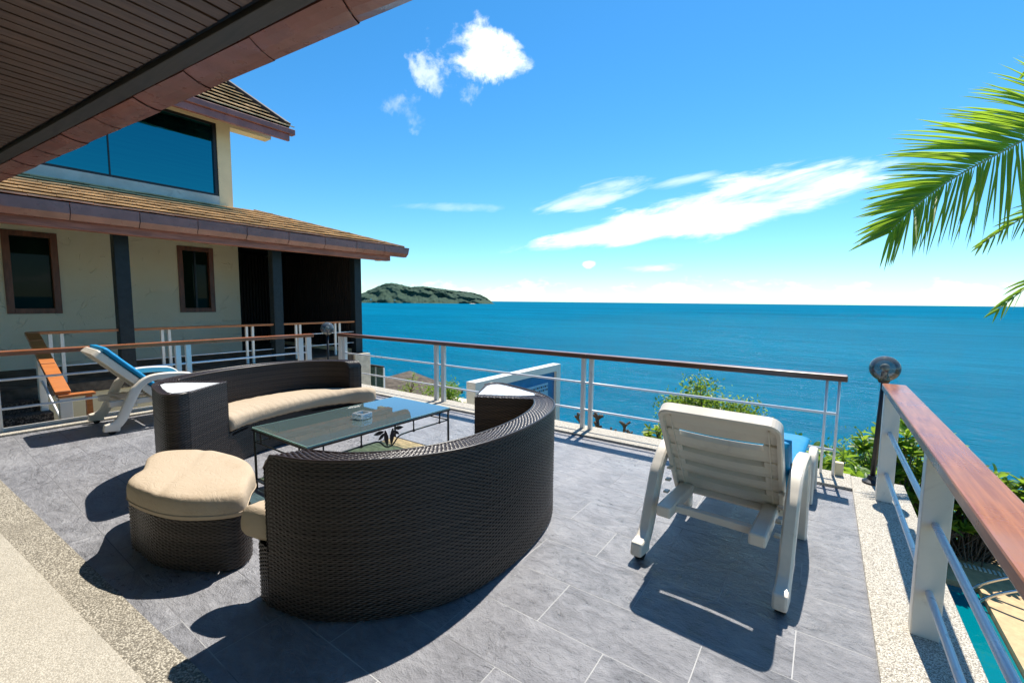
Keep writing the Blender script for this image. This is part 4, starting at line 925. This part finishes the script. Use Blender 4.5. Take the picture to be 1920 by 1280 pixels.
def rosette_bush(name, label, cat, tips, base, mat, ll, lw, nl=9, group=None, stems=True, spread=.9):
    """stems from a base to every tip, each tip ending in a rosette of leaves"""
    t = thing(name, label, cat, tuple(base), 0, group); P, Dv, Nv, L, Wd = [], [], [], [], []
    sm = MB()
    for tp in tips:
        tp = np.array(tp); ax = tp-np.array(base); ax = ax/np.linalg.norm(ax)*.5+np.array([0, 0, .8])+rng.normal(size=3)*.25; ax /= np.linalg.norm(ax)
        e1 = np.cross(ax, [0, 1, .1]); e1 /= np.linalg.norm(e1); e2 = np.cross(ax, e1); ph0 = rng.uniform(0, 6)
        for k in range(nl):
            ph = ph0+k*2.4; el_ = rng.uniform(.15, 1.05); d = (e1*math.cos(ph)+e2*math.sin(ph))*math.sin(spread*1.2*el_+.25)+ax*math.cos(spread*1.2*el_+.25)
            P.append(tp-ax*.03*k/nl*3*rng.uniform(.4, 1)); Dv.append(d); Nv.append(ax+rng.normal(size=3)*.15); s_ = rng.uniform(.7, 1.15); L.append(ll*s_); Wd.append(lw*s_)
        if stems:
            b_ = np.array(base)+rng.normal(size=3)*[.12, .12, .02]; md = (b_+tp)/2+rng.normal(size=3)*.06
            sm.tube([tuple(b_), tuple(md), tuple(tp)], [.014, .010, .006], 5)
    V, F = leafs(P, Dv, Nv, L, Wd); npmesh('foliage', V, F, mat, t, False)
    if stems: sm.build('stem', 'bark', t, smooth=True)
    return t
def cloudtips(c, rad, n, top=True):
    d = unit(n*3); d = d[d[:, 2] > (-.45 if top else -1)][:n]; r_ = rng.uniform(.55, 1.08, size=(len(d), 1))
    return np.array(c)+d*r_*np.array(rad)
# broad-leaved shrubs beyond the railing, right of the lounger
rosette_bush('broad_leaf_shrub', 'broad leaved green shrub behind the thin end of the front railing', 'shrub', cloudtips((-.02, 5.5, -.62), (.55, .55, .52), 75), (-.02, 5.5, -2.2), 'leaf_broad', .15, .055, 10, 'broad leaved shrubs below the terrace')
rosette_bush('broad_leaf_shrub', 'broad leaved green shrub to the left of the globe lamp by the sea', 'shrub', cloudtips((.22, 6.6, -.95), (.50, .6, .52), 70), (.2, 6.6, -2.8), 'leaf_broad', .15, .055, 10, 'broad leaved shrubs below the terrace')
rosette_bush('broad_leaf_shrub', 'broad leaved green shrub just behind the first right railing post', 'shrub', cloudtips((1.22, 9.2, -1.55), (.80, .6, 1.0), 170), (1.2, 9.2, -2.9), 'leaf_broad', .20, .075, 10, 'broad leaved shrubs below the terrace')
rosette_bush('broad_leaf_shrub', 'dark long leaved shrub under the glossy right handrail, behind the pool', 'shrub', cloudtips((2.15, 9.45, -1.80), (1.0, .45, .72), 130), (1.95, 9.3, -2.9), 'leaf_dark', .26, .075, 9, 'broad leaved shrubs below the terrace')
rosette_bush('broad_leaf_shrub', 'broad leaved shrub behind the lounger cushion, beyond the front railing', 'shrub', cloudtips((-.55, 5.35, -.55), (.40, .4, .42), 45), (-.5, 5.35, -2.2), 'leaf_broad', .14, .05, 10, 'broad leaved shrubs below the terrace')
# yellow-green small bush left of the lounger back
rosette_bush('lime_bush', 'small yellow green bush on the far side of the curb beside the lounger back', 'bush', cloudtips((-1.42, 4.78, -.22), (.20, .16, .28), 40), (-1.42, 4.78, -.9), 'leaf_lime', .085, .032, 9)
rosette_bush('lime_bush', 'tiny lime green tuft peeping over the curb right of the white railing posts', 'bush', cloudtips((-3.72, 4.62, -.12), (.10, .08, .12), 12), (-3.72, 4.62, -.6), 'leaf_lime', .06, .025, 7)
# fine-leaved tree behind the lounger
def fine_tree(name, label, c, rad, n, ll, lw, mat, trunkbase, nb=22):
    t = thing(name, label, 'tree', tuple(trunkbase))
    cl = cloudtips(c, rad, nb, 'hedge' not in name); P = []; Dv = []; Nv = []
    br = MB(); tb_ = np.array(trunkbase); cr = np.array(c)-np.array([0, 0, rad[2]*.5])
    br.tube([tuple(tb_), tuple((tb_+cr)/2+rng.normal(size=3)*.08), tuple(cr)], [.06, .045, .03], 7)
    for q in cl:
        br.tube([tuple(cr), tuple((cr+q)/2+rng.normal(size=3)*.05), tuple(q)], [.02, .012, .005], 5)
        k = n//nb; g = q+rng.normal(size=(k, 3))*np.array(rad)*[.22, .22, .17]
        P.append(g); Dv.append(unit(k)+[0, 0, .25]); Nv.append(unit(k)+[0, 0, .8])
    P, Dv, Nv = map(np.concatenate, (P, Dv, Nv)); s_ = rng.uniform(.7, 1.3, len(P))
    V, F = leafs(P, Dv, Nv, ll*s_, lw*s_, .15, .1, ((0, .1), (.5, 1.), (1, .05))); npmesh('crown', V, F, mat, t, False)
    br.build('trunk', 'bark', t, smooth=True); return t
fine_tree('small_leaf_tree', 'small leaved green tree rising behind the lounger, against the sea', (-1.36, 7.25, -.42), (.60, .50, .46), 8000, .062, .026, 'leaf_fine', (-1.6, 7.3, -3.), 26)
fine_tree('small_leaf_tree', 'small round green tree beside the shed roof, seen through the railing', (-6.45, 6.7, -.85), (.42, .42, .50), 2600, .06, .026, 'leaf_hedge', (-6.4, 6.6, -3), 16)
fine_tree('small_leaf_tree', 'thin feathery sapling above the shed roof left of the railing posts', (-9.1, 8.1, -1.0), (.22, .22, .38), 260, .06, .02, 'leaf_fine', (-9.1, 8.1, -3), 8)
rosette_bush('broad_leaf_shrub', 'low pale leaved shrub at the foot of the shed, behind the left curb', 'shrub', cloudtips((-6.2, 5.75, -.75), (.35, .3, .30), 30), (-6.2, 5.75, -1.6), 'leaf_lime', .10, .05, 8, 'broad leaved shrubs below the terrace')
# clipped hedge beside the pool
fine_tree('pool_hedge', 'dense low green hedge growing behind the tan pool deck', (3.3, 10.0, -2.35), (2.1, .55, .70), 13000, .085, .036, 'leaf_hedge', (3.2, 10.3, -3), 90)['category'] = 'hedge'
fine_tree('pool_hedge', 'loose green hedge between the shrubs and the pool deck', (.9, 10.2, -2.0), (1.0, .6, .8), 4200, .08, .034, 'leaf_hedge', (1.5, 9.9, -3), 40)['category'] = 'hedge'
# pruned frangipani
fg = thing('pruned_frangipani', 'leafless pruned branches with knobbly ends poking above the curb', 'plant', (-2.2, 5.4, -1.6))
def knob(base, tip, r_):
    b_, p = Vector(base), Vector(tip); MB().tube(catmull([b_, (b_+p)/2+Vector((random.uniform(-.03, .03), 0, .02)), p], 4), [r_*(1-.25*i/8) for i in range(9)], 8).build('branch', 'bark', fg, smooth=True)
    for k in range(5):
        d = Vector((random.uniform(-1, 1), random.uniform(-.6, .6), random.uniform(.1, 1))).normalized(); L_ = random.uniform(.05, .10)
        MB().tube([p-d*.02, p+d*L_*.6, p+d*L_], [r_*.75, r_*.6, r_*.62], 7).build('stub', 'bark', fg, smooth=True)
knob((-2.36, 5.35, -1.6), (-2.375, 5.35, -.17), .036); knob((-2.33, 5.35, -.62), (-2.60, 5.22, -.18), .022); knob((-2.36, 5.35, -.45), (-2.36, 5.33, -.28), .028)
knob((-2.2, 5.4, -1.4), (-2.20, 5.40, -.36), .024); knob((-2.15, 5.4, -1.4), (-2.03, 5.43, -.235), .024); knob((-2.05, 5.42, -1.2), (-1.96, 5.45, -.35), .018)

# coconut palm: crown just outside the frame at right
pm = thing('coconut_palm', 'coconut palm fronds hanging into the picture at the right edge', 'palm tree', (3.1, 9.2, -2.9))
crown = Vector((3.0, 8.6, 3.75))
MB().tube(catmull([(3.4, 9.6, -2.9), (3.3, 9.3, -.5), (3.1, 8.9, 2.0), tuple(crown)], 6), [.17-.05*i/18 for i in range(19)], 12).build('trunk', 'bark', pm, smooth=True)
def frond(pts, view_n, nl, lmax, up_ang, dn_ang, own=True, skip=0., wd=.034, bend=.22):
    q = catmull(pts, 12); q, ss = resample(q, .02); T = np.gradient(q, axis=0); T /= np.linalg.norm(T, axis=1)[:, None]
    n_ = len(q); fr3 = MB().tube([tuple(p) for p in q[::4]], [.016*(1-.85*i/len(q[::4]))+.002 for i in range(len(q[::4]))], 7).build('frond', 'rachis', pm, smooth=True)
    vn = np.array(view_n)/np.linalg.norm(view_n); acc = []
    for k in range(nl):
        f = (k+.5)/nl
        if f < skip: continue
        i = int(f*(n_-1)); tt = T[i]; sv = np.cross(vn, tt); sv /= np.linalg.norm(sv)
        ln = lmax*(.55+.65*f if f < .35 else .78+.5*(f-.35)*.6 if f < .6 else .88*(1-(f-.6)/.4*.62))
        for sg, angs in ((1, up_ang), (-1, dn_ang)):
            an = R(np.interp(f, [0, .5, 1], angs))+rng.normal()*.035
            d = tt*math.cos(an)+sv*sg*math.sin(an)+vn*rng.normal()*.10+vn*.12*(1 if sg > 0 else -.6); d /= np.linalg.norm(d)
            L_ = ln*rng.uniform(.88, 1.08); W_ = wd*rng.uniform(.85, 1.15)*(.82 if sg > 0 else 1.12); m_ = MB(); sg2 = np.cross(d, vn+rng.normal(size=3)*.35); sg2 /= np.linalg.norm(sg2); nn_ = np.cross(sg2, d)
            vs_ = []; prof_ = [(0, .35), (.08, .85), (.3, 1.), (.6, .8), (.85, .42), (1, .03)]; gdr = bend*rng.uniform(.6, 1.5)*(1. if sg < 0 else .8)
            for u, w_ in prof_:
                c_ = q[i]+d*L_*u+np.array([0, 0, -1.])*L_*gdr*u**2.2
                vs_ += [tuple(c_-sg2*W_*w_/2+nn_*W_*w_*.22), tuple(c_), tuple(c_+sg2*W_*w_/2+nn_*W_*w_*.22)]
            m_.add(vs_, [(a*3+j, a*3+j+1, a*3+4+j, a*3+3+j) for a in range(5) for j in (0, 1)])
            if own: m_.build('leaflet', 'palm_leaf', fr3, smooth=False)
            else: acc.append(m_)
    if acc:
        mm = MB()
        for m_ in acc: mm.add(m_.v, m_.f)
        tag(mm.build('leaflets', 'palm_leaf', fr3), None, kind='stuff')
def pd(x, y, D): return fwd*D+rt*((x-960)/828*D)-up*((y-640)/828*D)+Vector((0, 0, H))
vw = -fwd*.9-rt*.25
frond([crown, pd(2040, 190, 4.7), pd(1920, 262, 4.35), pd(1790, 333, 4.15), pd(1715, 388, 4.0), pd(1668, 436, 3.92)], vw, 118, 1.26, (78, 42, 20), (66, 42, 20), True, .14, .028, .08)
frond([crown, pd(2080, 330, 4.9), pd(1980, 375, 4.7), pd(1890, 425, 4.5), pd(1835, 462, 4.4)], vw, 34, .55, (40, 26, 12), (42, 26, 12), True, .45, .026)
frond([crown, pd(2120, 420, 4.9), pd(2010, 480, 4.7), pd(1930, 535, 4.55), pd(1866, 585, 4.45)], vw, 34, .55, (40, 30, 14), (40, 30, 14), True, .45, .026)
frond([crown, pd(2100, 100, 4.8), pd(2020, 60, 4.9), pd(1975, 90, 5.0), pd(1930, 135, 5.0)], vw, 34, .5, (50, 30, 14), (46, 30, 14), False, .4, .028)
for k in range(9):
    a_ = R(-70+k*34); d_ = Vector((math.cos(a_), math.sin(a_), 0))
    if d_.x < .15: continue
    frond([crown, crown+d_*.8+Vector((0, 0, .55)), crown+d_*1.8+Vector((0, 0, .5)), crown+d_*2.7+Vector((0, 0, -.4))], (0, 0, 1), 26, .8, (75, 50, 15), (75, 50, 15), False, .12, .04)
